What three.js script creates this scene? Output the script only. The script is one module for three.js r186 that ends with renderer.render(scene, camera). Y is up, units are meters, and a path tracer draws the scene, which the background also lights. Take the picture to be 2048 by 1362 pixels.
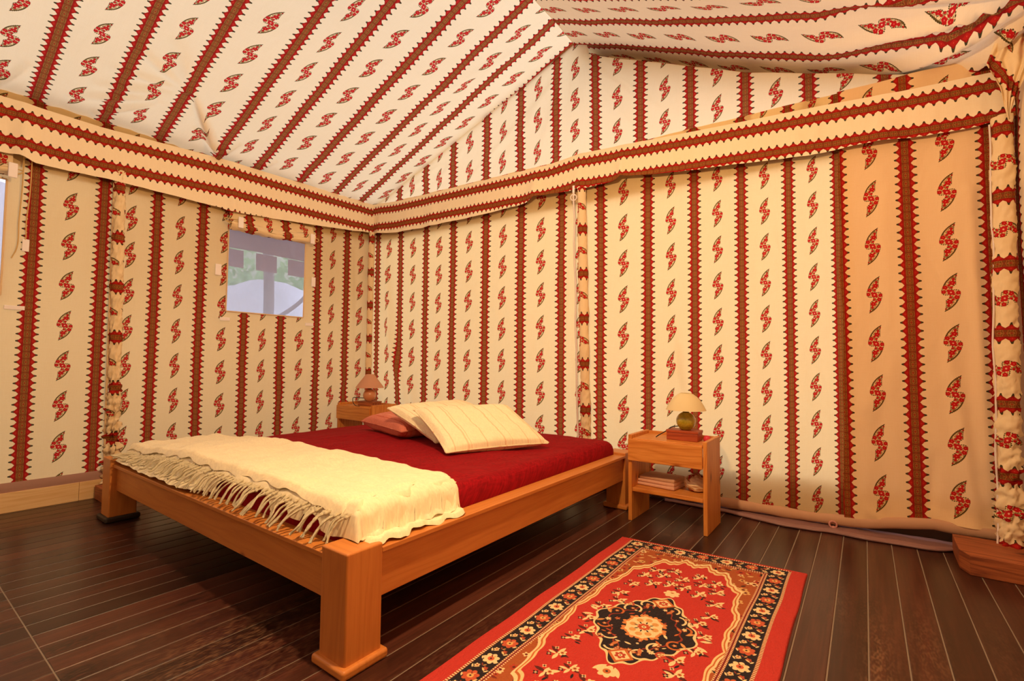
import * as THREE from 'three';
import { RoundedBoxGeometry } from 'three/addons/geometries/RoundedBoxGeometry.js';
import { mergeGeometries, mergeVertices, toCreasedNormals } from 'three/addons/utils/BufferGeometryUtils.js';
import { createNoise3D, createNoise2D } from 'simplex-noise';

// ------------------------------------------------------------------ camera, sky, lights, exposure
const scene = new THREE.Scene();
const FPX = 963, HORIZON = 724, YAW = 36.2 * Math.PI / 180, ROLL = 0.6 * Math.PI / 180, EYE = 1.05;
const camera = new THREE.PerspectiveCamera(2 * Math.atan(681 / FPX) * 180 / Math.PI, 2048 / 1362, 0.02, 200);
{
  const p = Math.atan((HORIZON - 681) / FPX);
  const fwd = new THREE.Vector3(-Math.sin(YAW) * Math.cos(p), Math.sin(p), -Math.cos(YAW) * Math.cos(p));
  const r0 = new THREE.Vector3(Math.cos(YAW), 0, -Math.sin(YAW)), u0 = r0.clone().cross(fwd);
  camera.position.set(0, EYE, 0);
  camera.up.copy(u0.multiplyScalar(Math.cos(ROLL)).addScaledVector(r0, -Math.sin(ROLL)));
  camera.lookAt(camera.position.clone().add(fwd));
}
const renderer = new THREE.WebGLRenderer({ antialias: true });
renderer.toneMapping = THREE.LinearToneMapping;
renderer.toneMappingExposure = 1.0;
renderer.shadowMap.enabled = true;
renderer.shadowMap.type = THREE.PCFSoftShadowMap;

const noise3 = createNoise3D(seeded(11)), noise2 = createNoise2D(seeded(23));
const SKY_LEVEL = 2.55;
{ // a bright, thinly clouded sky
  const w = 256, h = 128, d = new Float32Array(w * h * 4);
  for (let j = 0; j < h; j++) for (let i = 0; i < w; i++) {
    const el = (j + 0.5) / h * Math.PI - Math.PI / 2, az = i / w * 2 * Math.PI;
    const x = Math.cos(el) * Math.cos(az), y = Math.sin(el), z = Math.cos(el) * Math.sin(az);
    const c = 0.5 + 0.5 * noise3(x * 1.6, y * 3, z * 1.6) * 0.6 + 0.2 * noise3(x * 5, y * 9, z * 5);
    const o = (j * w + i) * 4, k = SKY_LEVEL * (0.9 + 0.12 * c);
    d[o] = k * 0.93; d[o + 1] = k * 0.97; d[o + 2] = k * 1.08; d[o + 3] = 1;
  }
  const t = new THREE.DataTexture(d, w, h, THREE.RGBAFormat, THREE.FloatType);
  t.mapping = THREE.EquirectangularReflectionMapping; t.magFilter = t.minFilter = THREE.LinearFilter; t.needsUpdate = true;
  scene.background = t;
}
// the tent's own lamp: a shaded pendant hung from the right roof slope, above the picture's edge; its rim keeps the light off the roof
const LAMP = { x: -1.0, y: 2.52, z: -1.14, power: 14.8, color: new THREE.Color(1.0, 0.63, 0.31) };

// ------------------------------------------------------------------ helpers
function seeded(a) { return () => { a = (a + 0x6d2b79f5) | 0; let t = Math.imul(a ^ (a >>> 15), 1 | a); t = (t + Math.imul(t ^ (t >>> 7), 61 | t)) ^ t; return ((t ^ (t >>> 14)) >>> 0) / 4294967296; }; }
const rnd = seeded(5), lerp = (a, b, t) => a + (b - a) * t, clamp = (x, a = 0, b = 1) => Math.min(b, Math.max(a, x));
const smooth = (a, b, x) => { const t = clamp((x - a) / (b - a)); return t * t * (3 - 2 * t); };
const taken = {};
function numbered(n) { if (!(n in taken)) { taken[n] = 0; return n; } taken[n]++; return n + '_' + String(taken[n]).padStart(3, '0'); }
function finish(m) { m.castShadow = m.receiveShadow = true; return m; }
function part(name, geo, mat, parent, label) { const m = finish(new THREE.Mesh(geo, mat)); m.name = name; if (label) m.userData.label = label; parent.add(m); return m; }
function thing(name, label, category, pos = [0, 0, 0], turn = 0, group) {
  const o = new THREE.Group(); o.name = numbered(name); o.position.set(...pos); o.rotation.y = turn;
  o.userData = { label, category }; if (group) o.userData.group = group; scene.add(o); return o;
}
function structure(name, geo, mat) { const o = geo ? finish(new THREE.Mesh(geo, mat)) : new THREE.Group(); o.name = name; o.userData.kind = 'structure'; scene.add(o); return o; }
// a sheet over (a, b) in 0..1; fn gives [x, y, z, u, v]
function sheet(na, nb, fn, flip = false) {
  const pos = [], uv = [], idx = [];
  for (let j = 0; j <= nb; j++) for (let i = 0; i <= na; i++) { const r = fn(i / na, j / nb); pos.push(r[0], r[1], r[2]); uv.push(r[3], r[4]); }
  for (let j = 0; j < nb; j++) for (let i = 0; i < na; i++) {
    const a = j * (na + 1) + i, b = a + 1, c = a + na + 1, d = c + 1;
    if (flip) idx.push(a, c, b, b, c, d); else idx.push(a, b, c, b, d, c);
  }
  const g = new THREE.BufferGeometry();
  g.setAttribute('position', new THREE.Float32BufferAttribute(pos, 3)); g.setAttribute('uv', new THREE.Float32BufferAttribute(uv, 2));
  g.setIndex(idx); g.computeVertexNormals(); return g;
}
const piecewise = (pts) => (x) => { // linear through [x, y] pairs, carried on beyond both ends
  let k = 0; while (k < pts.length - 2 && x > pts[k + 1][0]) k++;
  const [a, b] = [pts[k], pts[k + 1]]; return a[1] + (b[1] - a[1]) * (x - a[0]) / (b[0] - a[0]);
};
const heldwise = (pts) => { const f = piecewise(pts); return (x) => f(clamp(x, pts[0][0], pts[pts.length - 1][0])); };
// a soft raised fold along a line; L = [s0, y0, s1, y1, width, height]
function folds(list, s, y) {
  let h = 0;
  for (const [a, b, c, d, w, k] of list) {
    const dx = c - a, dy = d - b, t = clamp(((s - a) * dx + (y - b) * dy) / (dx * dx + dy * dy));
    const r = Math.hypot(s - a - t * dx, y - b - t * dy) / w;
    if (r < 3) h += k * Math.exp(-r * r) * (0.35 + 0.65 * Math.sin(Math.PI * clamp(t, 0.06, 0.94)));
  }
  return h;
}
// boxes with softened edges; the wood grain (u) runs along the axis asked for
let boardSeed = 0;
function board(w, h, d, axis = 'x', r = 0.004, seg = 2) {
  const g = new RoundedBoxGeometry(w, h, d, seg, Math.min(r, w / 2.1, h / 2.1, d / 2.1));
  const p = g.attributes.position, n = g.attributes.normal, uv = g.attributes.uv; boardSeed++;
  const ou = (boardSeed * 0.377) % 1 * 2, ov = (boardSeed * 0.619) % 1;
  for (let i = 0; i < p.count; i++) {
    const P = [p.getX(i), p.getY(i), p.getZ(i)], N = [Math.abs(n.getX(i)), Math.abs(n.getY(i)), Math.abs(n.getZ(i))];
    const k = N.indexOf(Math.max(...N)), al = 'xyz'.indexOf(axis), rest = [0, 1, 2].filter((q) => q !== k);
    let u, v; if (k === al) { u = P[rest[0]] * 0.15; v = P[rest[1]]; } else { u = P[al]; v = P[rest.find((q) => q !== al)]; }
    uv.setXY(i, u + ou, v + ov + k * 0.13);
  }
  return g;
}
const moved = (g, x, y, z, rx = 0, ry = 0, rz = 0) => { g.applyMatrix4(new THREE.Matrix4().makeRotationFromEuler(new THREE.Euler(rx, ry, rz)).setPosition(x, y, z)); return g; };
const tube = (pts, r, seg = 24, rad = 6, closed = false) => new THREE.TubeGeometry(new THREE.CatmullRomCurve3(pts.map((p) => new THREE.Vector3(...p)), closed), seg, r, rad, closed);
const lathe = (pts, seg = 40) => new THREE.LatheGeometry(pts.map((p) => new THREE.Vector2(...p)), seg);

// ------------------------------------------------------------------ textures
function canvasTexture(w, h, draw, srgb = true) {
  const c = document.createElement('canvas'); c.width = w; c.height = h; draw(c.getContext('2d'), w, h);
  const t = new THREE.CanvasTexture(c); if (srgb) t.colorSpace = THREE.SRGBColorSpace;
  t.wrapS = t.wrapT = THREE.RepeatWrapping; t.magFilter = THREE.LinearFilter; return t;
}
function pixelTexture(w, h, fn, srgb = true) {
  const d = new Uint8Array(w * h * 4);
  for (let j = 0, o = 0; j < h; j++) for (let i = 0; i < w; i++, o += 4) { const c = fn(i, j); d[o] = clamp(c[0], 0, 255); d[o + 1] = clamp(c[1], 0, 255); d[o + 2] = clamp(c[2], 0, 255); d[o + 3] = 255; }
  const t = new THREE.DataTexture(d, w, h); if (srgb) t.colorSpace = THREE.SRGBColorSpace;
  t.wrapS = t.wrapT = THREE.RepeatWrapping; t.magFilter = t.minFilter = THREE.LinearFilter; t.needsUpdate = true; return t;
}
const repeated = (t, x, y) => { const c = t.clone(); c.repeat.set(x, y); c.needsUpdate = true; return c; };
// noise that tiles over w x h pixels, features n times across
function tiled(nx, ny, seed) { return (u, v) => { const a = u * 2 * Math.PI, b = v * 2 * Math.PI; return noise3(Math.cos(a) * nx / 6.28 + seed * 7.1 + Math.sin(b) * ny / 6.28 * 0.7, Math.sin(a) * nx / 6.28 + Math.cos(b) * ny / 6.28 * 0.7, Math.cos(b) * ny / 6.28 - seed * 3.3); }; }

const CLOTH = '#f3deb8', RED = '#b3241f', DARK = '#47402a', BROWN = '#7a4a26', GOLD = '#a8824a';
// One run of the zigzag stripe, along y, centred on x = cx; mm is pixels per millimetre, n teeth over the height h
function stripe(g, cx, h, mm, n, half = 1) {
  const t = h / n, X = (v) => v * mm * half;
  for (let k = -1; k <= n; k++) for (const s of [-1, 1]) { // dark tips, then the red teeth over them
    const y = (k + 0.5) * t; g.fillStyle = DARK; g.beginPath(); g.moveTo(cx + s * X(36), y - t * 0.2); g.lineTo(cx + s * X(45), y - t * 0.14); g.lineTo(cx + s * X(55), y - t * 0.07); g.lineTo(cx + s * X(55), y + t * 0.07); g.lineTo(cx + s * X(45), y + t * 0.14); g.lineTo(cx + s * X(36), y + t * 0.2); g.fill();
    g.fillStyle = '#98201b'; g.beginPath(); g.moveTo(cx, y - t * 0.5); g.lineTo(cx + s * X(27), y - t * 0.5); g.lineTo(cx + s * X(32), y - t * 0.36); g.lineTo(cx + s * X(45), y); g.lineTo(cx + s * X(32), y + t * 0.36); g.lineTo(cx + s * X(27), y + t * 0.5); g.lineTo(cx, y + t * 0.5); g.fill();
  }
  for (let k = -1; k <= n; k++) for (const s of [-1, 1]) { // brighter lozenges
    const y = (k + 0.5) * t; g.fillStyle = RED; g.beginPath(); g.moveTo(cx + s * X(20), y); g.lineTo(cx + s * X(29), y - t * 0.36); g.lineTo(cx + s * X(39), y); g.lineTo(cx + s * X(29), y + t * 0.36); g.fill();
    g.fillStyle = '#cf4a3c'; g.fillRect(cx + s * X(29) - X(1.8), y - X(1.8), X(3.6), X(3.6));
  }
  for (let k = 0; k < n; k++) { // core: a chain of brown hexagons with red seams and gold stitches
    const y = (k + 0.5) * t, hex = (r, q, c) => { g.fillStyle = c; g.beginPath(); g.moveTo(cx, y - t * 0.5 * q); g.lineTo(cx + X(r), y - t * 0.3 * q); g.lineTo(cx + X(r), y + t * 0.3 * q); g.lineTo(cx, y + t * 0.5 * q); g.lineTo(cx - X(r), y + t * 0.3 * q); g.lineTo(cx - X(r), y - t * 0.3 * q); g.fill(); };
    g.fillStyle = BROWN; g.fillRect(cx - X(17), y - t / 2, X(34), t); hex(19, 1, '#8c2a20'); hex(17, 0.9, '#94602f'); hex(11, 0.7, '#7c2b20'); hex(8.5, 0.58, '#9a6a34'); hex(3.4, 0.36, '#98261f');
    g.fillStyle = '#4d4a22'; for (const x of [-13, 13, -6, 6]) for (const q of [-0.22, 0, 0.22]) g.fillRect(cx + X(x) - X(1), y + t * q - t * 0.05, X(2), t * 0.1);
    g.fillStyle = GOLD; for (const x of [-14.5, 14.5, 0]) for (const q of [-0.3, -0.11, 0.11, 0.3]) g.fillRect(cx + X(x) - X(0.9), y + t * q - t * 0.04, X(1.8), t * 0.08);
  }
}
function clothGround(g, w, h, mm, r, ground = CLOTH) {
  g.fillStyle = ground; g.fillRect(0, 0, w, h);
  for (let i = 0; i < 2600; i++) { // uneven threads
    g.fillStyle = r() < 0.5 ? 'rgba(214,180,128,0.10)' : 'rgba(255,246,226,0.12)';
    if (r() < 0.5) g.fillRect(r() * w, r() * h, 40 + r() * 160, 1.2); else g.fillRect(r() * w, r() * h, 1.2, 40 + r() * 160);
  }
}
function paisleyHalf(g) { // in millimetres: the upper comma, tip at the upper right, bulging left, ending in the middle
  g.beginPath(); g.moveTo(27, -108); g.bezierCurveTo(6, -98, -20, -74, -31, -38); g.bezierCurveTo(-40, -18, -42, 0, -34, 10); g.bezierCurveTo(-24, 18, -8, 14, 2, 8);
  g.bezierCurveTo(12, -4, 4, -18, 2, -26); g.bezierCurveTo(6, -36, 20, -40, 22, -50); g.bezierCurveTo(20, -66, 22, -84, 27, -108); g.closePath();
}
const fabricMap = canvasTexture(1024, 840, (g, w, h) => {
  const r = seeded(3), mm = w / 360; clothGround(g, w, h, mm, r);
  stripe(g, 0, h, mm, 6); stripe(g, w, h, mm, 6);
  g.save(); g.translate(w / 2, h / 2); g.scale(mm, h / 295);
  for (const turn of [0, Math.PI]) {
    g.save(); g.rotate(turn); paisleyHalf(g); g.fillStyle = '#ead2a0'; g.fill(); g.save(); g.clip();
    const rr = seeded(17);
    for (let k = 0; k < 120; k++) { // stems, leaves and buds
      const x = -44 + rr() * 74, y = -110 + rr() * 132; g.strokeStyle = ['#5a4f2a', '#6b6534', '#4b4126', '#8a5a30'][k & 3]; g.lineWidth = 2.0;
      g.beginPath(); g.arc(x, y, 3 + rr() * 3.5, rr() * 6, 4 + rr() * 3); g.stroke();
    }
    g.fillStyle = '#66552c'; g.beginPath(); g.ellipse(25, -101, 4, 8, 0.3, 0, 7); g.fill();
    g.restore();
    g.strokeStyle = '#66522a'; g.lineWidth = 6; g.beginPath(); g.moveTo(24, -104); g.bezierCurveTo(6, -94, -18, -72, -29, -40); g.stroke(); // the dark back of the leaf
    g.lineWidth = 4.6; g.strokeStyle = '#4d3f20'; g.setLineDash([5, 4]); paisleyHalf(g); g.stroke(); g.setLineDash([]);
    for (const [x, y, q] of [[7, -55, 14], [-24, -29, 12], [-31, -4, 11], [12, -76, 7], [-8, -42, 7], [2, -28, 7], [-12, -12, 6], [24, -96, 4]]) { // red flowers
      g.fillStyle = '#bd1f22'; for (let k = 0; k < 5; k++) { g.beginPath(); g.arc(x + Math.cos(k * 1.257) * q * 0.6, y + Math.sin(k * 1.257) * q * 0.6, q * 0.46, 0, 7); g.fill(); }
      g.beginPath(); g.arc(x, y, q * 0.4, 0, 7); g.fill(); if (q > 8) { g.fillStyle = '#dd6a58'; g.beginPath(); g.arc(x, y, q * 0.2, 0, 7); g.fill(); }
    }
    g.restore();
  }
  g.fillStyle = '#c02629'; for (let k = 0; k < 7; k++) { g.beginPath(); g.arc(Math.cos(k * 0.898) * 10, Math.sin(k * 0.898) * 10, 6.4, 0, 7); g.fill(); }
  g.fillStyle = '#f0b9a0'; g.beginPath(); g.arc(0, 0, 4.2, 0, 7); g.fill();
  g.restore();
});
const valanceMap = canvasTexture(840, 1138, (g, w, h) => { // 295 mm along, 400 mm high
  const r = seeded(4), mm = w / 295; clothGround(g, w, h, mm, r, '#fdf0d6');
  g.save(); g.rotate(-Math.PI / 2); // x runs up the picture now
  stripe(g, -100 * mm, w, mm, 6, 1); stripe(g, -296 * mm, w, mm, 6, 1);
  g.restore();
});
const weaveBump = pixelTexture(512, 512, ((a, b, c) => (i, j) => {
  const u = i / 512, v = j / 512; let q = 128 + 34 * a(u, v) + 40 * b(u, v) + 22 * c(u, v);
  return [q, q, q];
})(tiled(9, 2.2, 1), tiled(3, 1.2, 2), tiled(22, 9, 3)), false);
const clothBump = repeated(weaveBump, 1 / 4, 1 / 4);

function fabric(transmission = 0.42, map = fabricMap, bump = clothBump, scale = 0.012) {
  return new THREE.MeshPhysicalMaterial({ map, bumpMap: bump, bumpScale: scale, roughness: 1, transmission, thickness: 0, specularIntensity: 0.15, side: THREE.DoubleSide });
}
const M = {};
M.canvas = fabric(0.45);
M.roofRight = fabric(0.16);
M.wall = fabric(0.40); M.wall.color.set('#fff5da');
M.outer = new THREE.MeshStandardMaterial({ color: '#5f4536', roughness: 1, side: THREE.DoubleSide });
M.lined = fabric(0.04); M.lap = fabric(0.04); M.lap.color.set('#f8e9da'); // doubled cloth: hems, valances, sleeves
M.valance = fabric(0.03, valanceMap, clothBump, 0.008);
const std = (o) => new THREE.MeshStandardMaterial(o);

// pine and darker woods: 2 m along the grain (u) by 1 m across
function woodMap(light, dark, knots, seed, contrast = 1) {
  const r = seeded(seed), L = new THREE.Color(light), D = new THREE.Color(dark), K = [];
  for (let k = 0; k < knots; k++) K.push([r(), r(), 0.006 + r() * 0.008]);
  const rgb = (c) => [c.r, c.g, c.b].map((v) => 255 * (v <= 0.0031308 ? v * 12.92 : 1.055 * v ** (1 / 2.4) - 0.055)), l = rgb(L), d = rgb(D);
  const a = tiled(3, 14, seed), b = tiled(14, 160, seed + 1), c = tiled(2, 5, seed + 2);
  return pixelTexture(1024, 512, (i, j) => {
    const u = i / 1024, v = j / 512; let kn = 0, bend = 0;
    for (const [ku, kv, kr] of K) { const du = (u - ku) * 2, dv = v - kv, q = Math.hypot(du * 0.55, dv) / kr; if (q < 9) { kn += Math.exp(-q * q * 0.9); bend += Math.exp(-q * q / 14) * 0.012 * Math.sign(dv); } }
    const ring = Math.abs(((v + bend) * 22 + 0.9 * a(u, v)) % 1 + 1) % 1, line = Math.pow(1 - Math.abs(ring * 2 - 1), 2.2);
    const t = clamp((0.18 + 0.42 * line + 0.18 * b(u, v) + 0.16 * c(u, v)) * contrast + 0.9 * kn);
    return [0, 1, 2].map((q) => lerp(l[q], d[q], t) * (1 - 0.25 * clamp(kn)));
  });
}
const pineMap = repeated(woodMap('#e09a4c', '#b3601f', 9, 31), 0.5, 1);
const bedWoodMap = repeated(woodMap('#d48b44', '#ac5c26', 4, 41, 0.5), 0.5, 1);
const blockMap = repeated(woodMap('#b8683a', '#5c2814', 6, 51, 1.1), 0.5, 1);
const paleMap = repeated(woodMap('#efcf9c', '#d3a566', 5, 61, 0.8), 0.5, 1);
M.pine = std({ map: pineMap, roughness: 0.42, bumpMap: pineMap, bumpScale: 0.0006 });
M.bedWood = new THREE.MeshPhysicalMaterial({ map: bedWoodMap, roughness: 0.4, bumpMap: bedWoodMap, bumpScale: 0.0005 });
M.darkFoot = std({ color: '#2c211a', roughness: 0.6 });
M.block = std({ map: blockMap, roughness: 0.55, bumpMap: blockMap, bumpScale: 0.0015 });
M.pale = std({ map: paleMap, roughness: 0.6, bumpMap: paleMap, bumpScale: 0.0005 });

// ------------------------------------------------------------------ the shell of the tent
const XL = -4.69, XR = 0.72, ZF = 3.4, RIDGE_X = -2.066, RIDGE_Y = 3.93, EAVE_Y = 2.86;
const zBack = (x) => -3.58 - 0.055 * (x - XL); // the back wall is not quite square to the left one

// floor: dark varnished planks along z, pale grit in the joints
const FX0 = -4.76, FX1 = 0.86, FZ0 = -4.0, FZ1 = 3.5, SEAM = -0.44;
const floorMap = (() => {
  const w = 2048, h = 1600, x0 = FX0, x1 = FX1, z0 = -4.0, z1 = 0.4, pitch = 0.1155, off = -0.0065; // metres covered by the map
  const r = seeded(77), tone = [], hue = []; for (let k = 0; k < 140; k++) { tone.push(0.72 + r() * 0.5); hue.push(r()); }
  const scuffs = [[0.02, -2.1, 0.05, 0.5, 1], [-0.1, -2.6, 0.05, 0.25, 0.5], [0.17, -2.35, 0.06, 0.5, 0.7], [0.25, -1.7, 0.05, 0.4, 0.6], [-0.95, -3.02, 0.1, 0.06, 0.7], [-1.85, -0.75, 0.09, 0.5, 1], [-2.0, -0.95, 0.09, 0.45, 0.9], [-2.2, -0.7, 0.06, 0.4, 0.6], [-1.62, -0.55, 0.08, 0.4, 0.8], [-1.2, -1.3, 0.12, 0.4, 0.35], [-0.02, -1.5, 0.05, 0.4, 0.5], [-1.72, -1.15, 0.1, 0.3, 0.7], [0.4, -2.5, 0.06, 0.4, 0.4], [-1.25, -2.0, 0.1, 0.7, 0.3]];
  const blots = []; for (let k = 0; k < 70; k++) blots.push([-4.4 + r() * 2.6, -1.6 + r() * 1.3, 0.012 + r() * 0.025, 0.05 + r() * 0.12, 0.4 + r() * 0.6]);
  for (let k = 0; k < 25; k++) blots.push([-1.4 + r() * 2.2, -3.6 + r() * 2.6, 0.012 + r() * 0.02, 0.05 + r() * 0.15, 0.3 + r() * 0.5]);
  const t = pixelTexture(w, h, (i, j) => {
    const x = lerp(x0, x1, i / w), z = lerp(z0, z1, j / h), p = (x - off) / pitch, k = Math.floor(p), q = (k + 60) * 2 + (z > SEAM ? 1 : 0);
    const gr = noise2(x * 60 + q * 9.1, z * 2.1 + q) * 0.5 + noise2(x * 170, z * 7 + q * 3) * 0.28 + noise2(x * 16 + q, z * 1.1) * 0.4;
    let t = tone[q % 140] * (1 + 0.26 * gr);
    let b = 0; for (const [bx, bz, sx, sz, a] of blots) { const e = ((x - bx) / sx) ** 2 + ((z - bz) / sz) ** 2; if (e < 6) b += a * Math.exp(-e) * clamp(0.6 + noise2(x * 70, z * 30)); }
    t *= 1 - 0.62 * clamp(b);
    let s = 0; for (const [sx, sz, wx, wz, a] of scuffs) { const e = ((x - sx) / wx) ** 2 + ((z - sz) / wz) ** 2; if (e < 5) s += a * Math.exp(-e); }
    s *= clamp(0.32 + 0.75 * noise2(x * 90, z * 26) + 0.5 * noise2(x * 24, z * 9));
    s += 0.10 * clamp(noise2(x * 120 + 5, z * 40) * 2 - 0.9);
    const base = [lerp(72, 60, hue[q % 140]), lerp(41, 31, hue[q % 140]), lerp(32, 25, hue[q % 140])];
    return base.map((c, m) => lerp(c * t, [150, 118, 88][m], clamp(s) * 0.55));
  });
  t.wrapS = t.wrapT = THREE.MirroredRepeatWrapping; return t;
})();
M.plank = new THREE.MeshPhysicalMaterial({ map: floorMap, roughness: 0.3, bumpMap: floorMap, bumpScale: 0.002, specularIntensity: 0.8 });
M.grit = std({ color: '#8d7f72', roughness: 0.95 });
const floor = structure('floor', moved(new THREE.BoxGeometry(FX1 - FX0, 0.12, FZ1 - FZ0), (FX0 + FX1) / 2, -0.0625, (FZ0 + FZ1) / 2), M.grit);
{
  const pitch = 0.1155, off = -0.0065, gap = 0.0042;
  for (let k = -42; k < 8; k++) for (const [za, zb] of [[FZ0, SEAM - 0.003], [SEAM + 0.003, FZ1]]) {
    const xa = Math.max(FX0, off + k * pitch + gap / 2), xb = Math.min(FX1, off + (k + 1) * pitch - gap / 2); if (xb - xa < 0.02) continue;
    const pos = [], nn = 2; // a low plank with its two long edges eased
    const prof = [[xa, -0.0035], [xa + 0.0008, -0.001], [xa + 0.003, 0], [xb - 0.003, 0], [xb - 0.0008, -0.001], [xb, -0.0035]];
    const g = sheet(prof.length - 1, nn, (a, b) => { const [x, y] = prof[Math.round(a * (prof.length - 1))], z = lerp(zb, za, b); return [x, y, z, (x - FX0) / (FX1 - FX0), (z + 4.0) / 4.4]; });
    part('plank', g, M.plank, floor);
  }
}

// left wall
const stripesLeft = piecewise([[0.708, 0], [1.09, 1], [1.433, 2], [1.77, 3], [2.148, 4], [2.50, 5], [2.888, 6], [3.238, 7], [3.60, 8]]); // along s = -z
const vFrom = (cols) => { const ref = heldwise(cols.map((c) => [c[0], c[1]])), sp = heldwise(cols.map((c) => [c[0], c[2]])); return (s, y) => (y - ref(s)) / sp(s) + 0.5; };
const vLeft = vFrom([[0.9, 0.99, 0.2915], [1.28, 0.992, 0.292], [1.6, 0.992, 0.2925], [1.96, 0.93, 0.2965], [3.1, 0.962, 0.297]]);
const foldsLeft = [[2.35, 0.35, 2.75, 1.25, 0.05, 0.02], [2.5, 0.3, 3.0, 1.3, 0.06, 0.02], [2.9, 0.4, 3.3, 0.95, 0.05, 0.022], [3.05, 0.3, 3.45, 0.8, 0.04, 0.02], [1.9, 1.4, 2.2, 0.9, 0.04, -0.012], [2.75, 1.45, 2.6, 0.7, 0.05, 0.014], [1.3, 2.3, 1.27, 0.3, 0.05, 0.012], [3.35, 2.3, 3.42, 0.5, 0.04, -0.02], [0.2, 2.2, 0.3, 0.4, 0.2, 0.012]];
const drapeLeft = (s, y) => folds(foldsLeft, s, y) + 0.010 * noise2(s * 2.2, y * 0.35) + 0.004 * noise2(s * 6 + 9, y * 0.8);
// the wall is one cloth with two window holes
const HOLES = [[1.985, 2.735, 1.487, 2.262], [-0.25, 0.566, 1.465, 2.255]]; // s0, s1, y0, y1
function leftWallSheet(s0, s1, y0, y1) {
  const n = Math.max(2, Math.round((s1 - s0) / 0.03)), m = Math.max(2, Math.round((y1 - y0) / 0.04));
  return sheet(n, m, (a, b) => { const s = lerp(s0, s1, a), y = lerp(y0, y1, b), e = smooth(0, 0.05, y - 0.14); let h = drapeLeft(s, y) * e; for (const [p, q, c, d] of HOLES) { const away = Math.max(p - s, s - q, c - y, y - d); h *= smooth(-0.02, 0.15, away); } return [XL + h, y, -s, stripesLeft(s), vLeft(s, y)]; });
}
{
  const cuts = [-ZF, -0.25, 0.566, 1.985, 2.735, 3.61], rows = [[0.14, 1.465], [1.465, 1.487], [1.487, 2.255], [2.255, 2.262], [2.262, 2.88]], list = [];
  for (let k = 0; k < 5; k++) for (const [y0, y1] of rows) {
    const s = (cuts[k] + cuts[k + 1]) / 2, y = (y0 + y1) / 2;
    if (!HOLES.some(([a, b, c, d]) => s > a && s < b && y > c && y < d)) list.push(leftWallSheet(cuts[k], cuts[k + 1], y0, y1));
  }
  const wallLeft = structure('wall_left', mergeGeometries(list), M.wall);
  M.mauve = std({ color: '#b08a80', roughness: 0.85, bumpMap: repeated(weaveBump, 1, 1), bumpScale: 0.004 });
  part('hem_band', sheet(160, 4, (a, b) => { const s = lerp(-ZF, 3.58, a), y = lerp(0.134, 0.2, b); return [XL + 0.012 + 0.006 * noise2(s * 3, 1) + 0.004 * Math.sin(b * 3.1), y, -s, s, y]; }), M.mauve, wallLeft, 'mauve band along the foot of the wall cloth');
  M.tab = std({ color: '#fbf8ff', roughness: 0.7 });
  M.tie = std({ color: '#d8b677', roughness: 0.9 });
  for (const [y, s, w, h] of [[1.853, 1.905, 0.05, 0.1], [1.87, 2.83, 0.045, 0.1], [1.413, 1.975, 0.085, 0.03], [1.419, 2.795, 0.09, 0.03], [1.821, 0.672, 0.035, 0.085], [1.385, 0.635, 0.1, 0.028]])
    part('fastening_tab', moved(new RoundedBoxGeometry(0.006, h, w, 2, 0.0025), XL + 0.016 + Math.max(0, drapeLeft(s, y)), y, -s), M.tab, wallLeft, 'white fastening tab sewn on the wall cloth');
  for (const [s, x] of [[0.636, 0], [0.676, 0.02]])
    part('hanging_cord', tube([[XL + 0.05, 2.46, -s], [XL + 0.03, 2.2, -s - 0.002], [XL + 0.025, 1.98, -s + 0.004 + x * 0.2], [XL + 0.024, x ? 1.87 : 1.80, -s + 0.006], [XL + 0.022, x ? 1.86 : 1.72, -s + (x ? 0.008 : 0.03)]], 0.0035, 30, 6), M.tie, wallLeft, 'thin cord hanging beside the window');
  const seam = []; for (let k = 0; k <= 20; k++) { const y = 0.16 + k / 20 * 2.36; seam.push([XL + 0.028 + Math.max(0, drapeLeft(1.15, y)), y, -1.128 - 0.022 * (1 - (y - 0.16) / 2.36) - 0.006]); }
  part('seam_edge', tube(seam, 0.008, 60, 8), std({ color: '#e3c79d', roughness: 0.9 }), wallLeft, 'overlapping edge of the wall cloth beside the pole');
}
const baseboard = structure('baseboard_left', null);
for (const [a, b] of [[-ZF, -1.2], [-1.2, 0.2], [0.2, 1.02], [1.02, 3.55]]) part('board', moved(board(0.03, 0.134, b - a - 0.0015, 'z', 0.002), XL + 0.004, 0.067, -(a + b) / 2), M.pale, baseboard);

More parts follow.
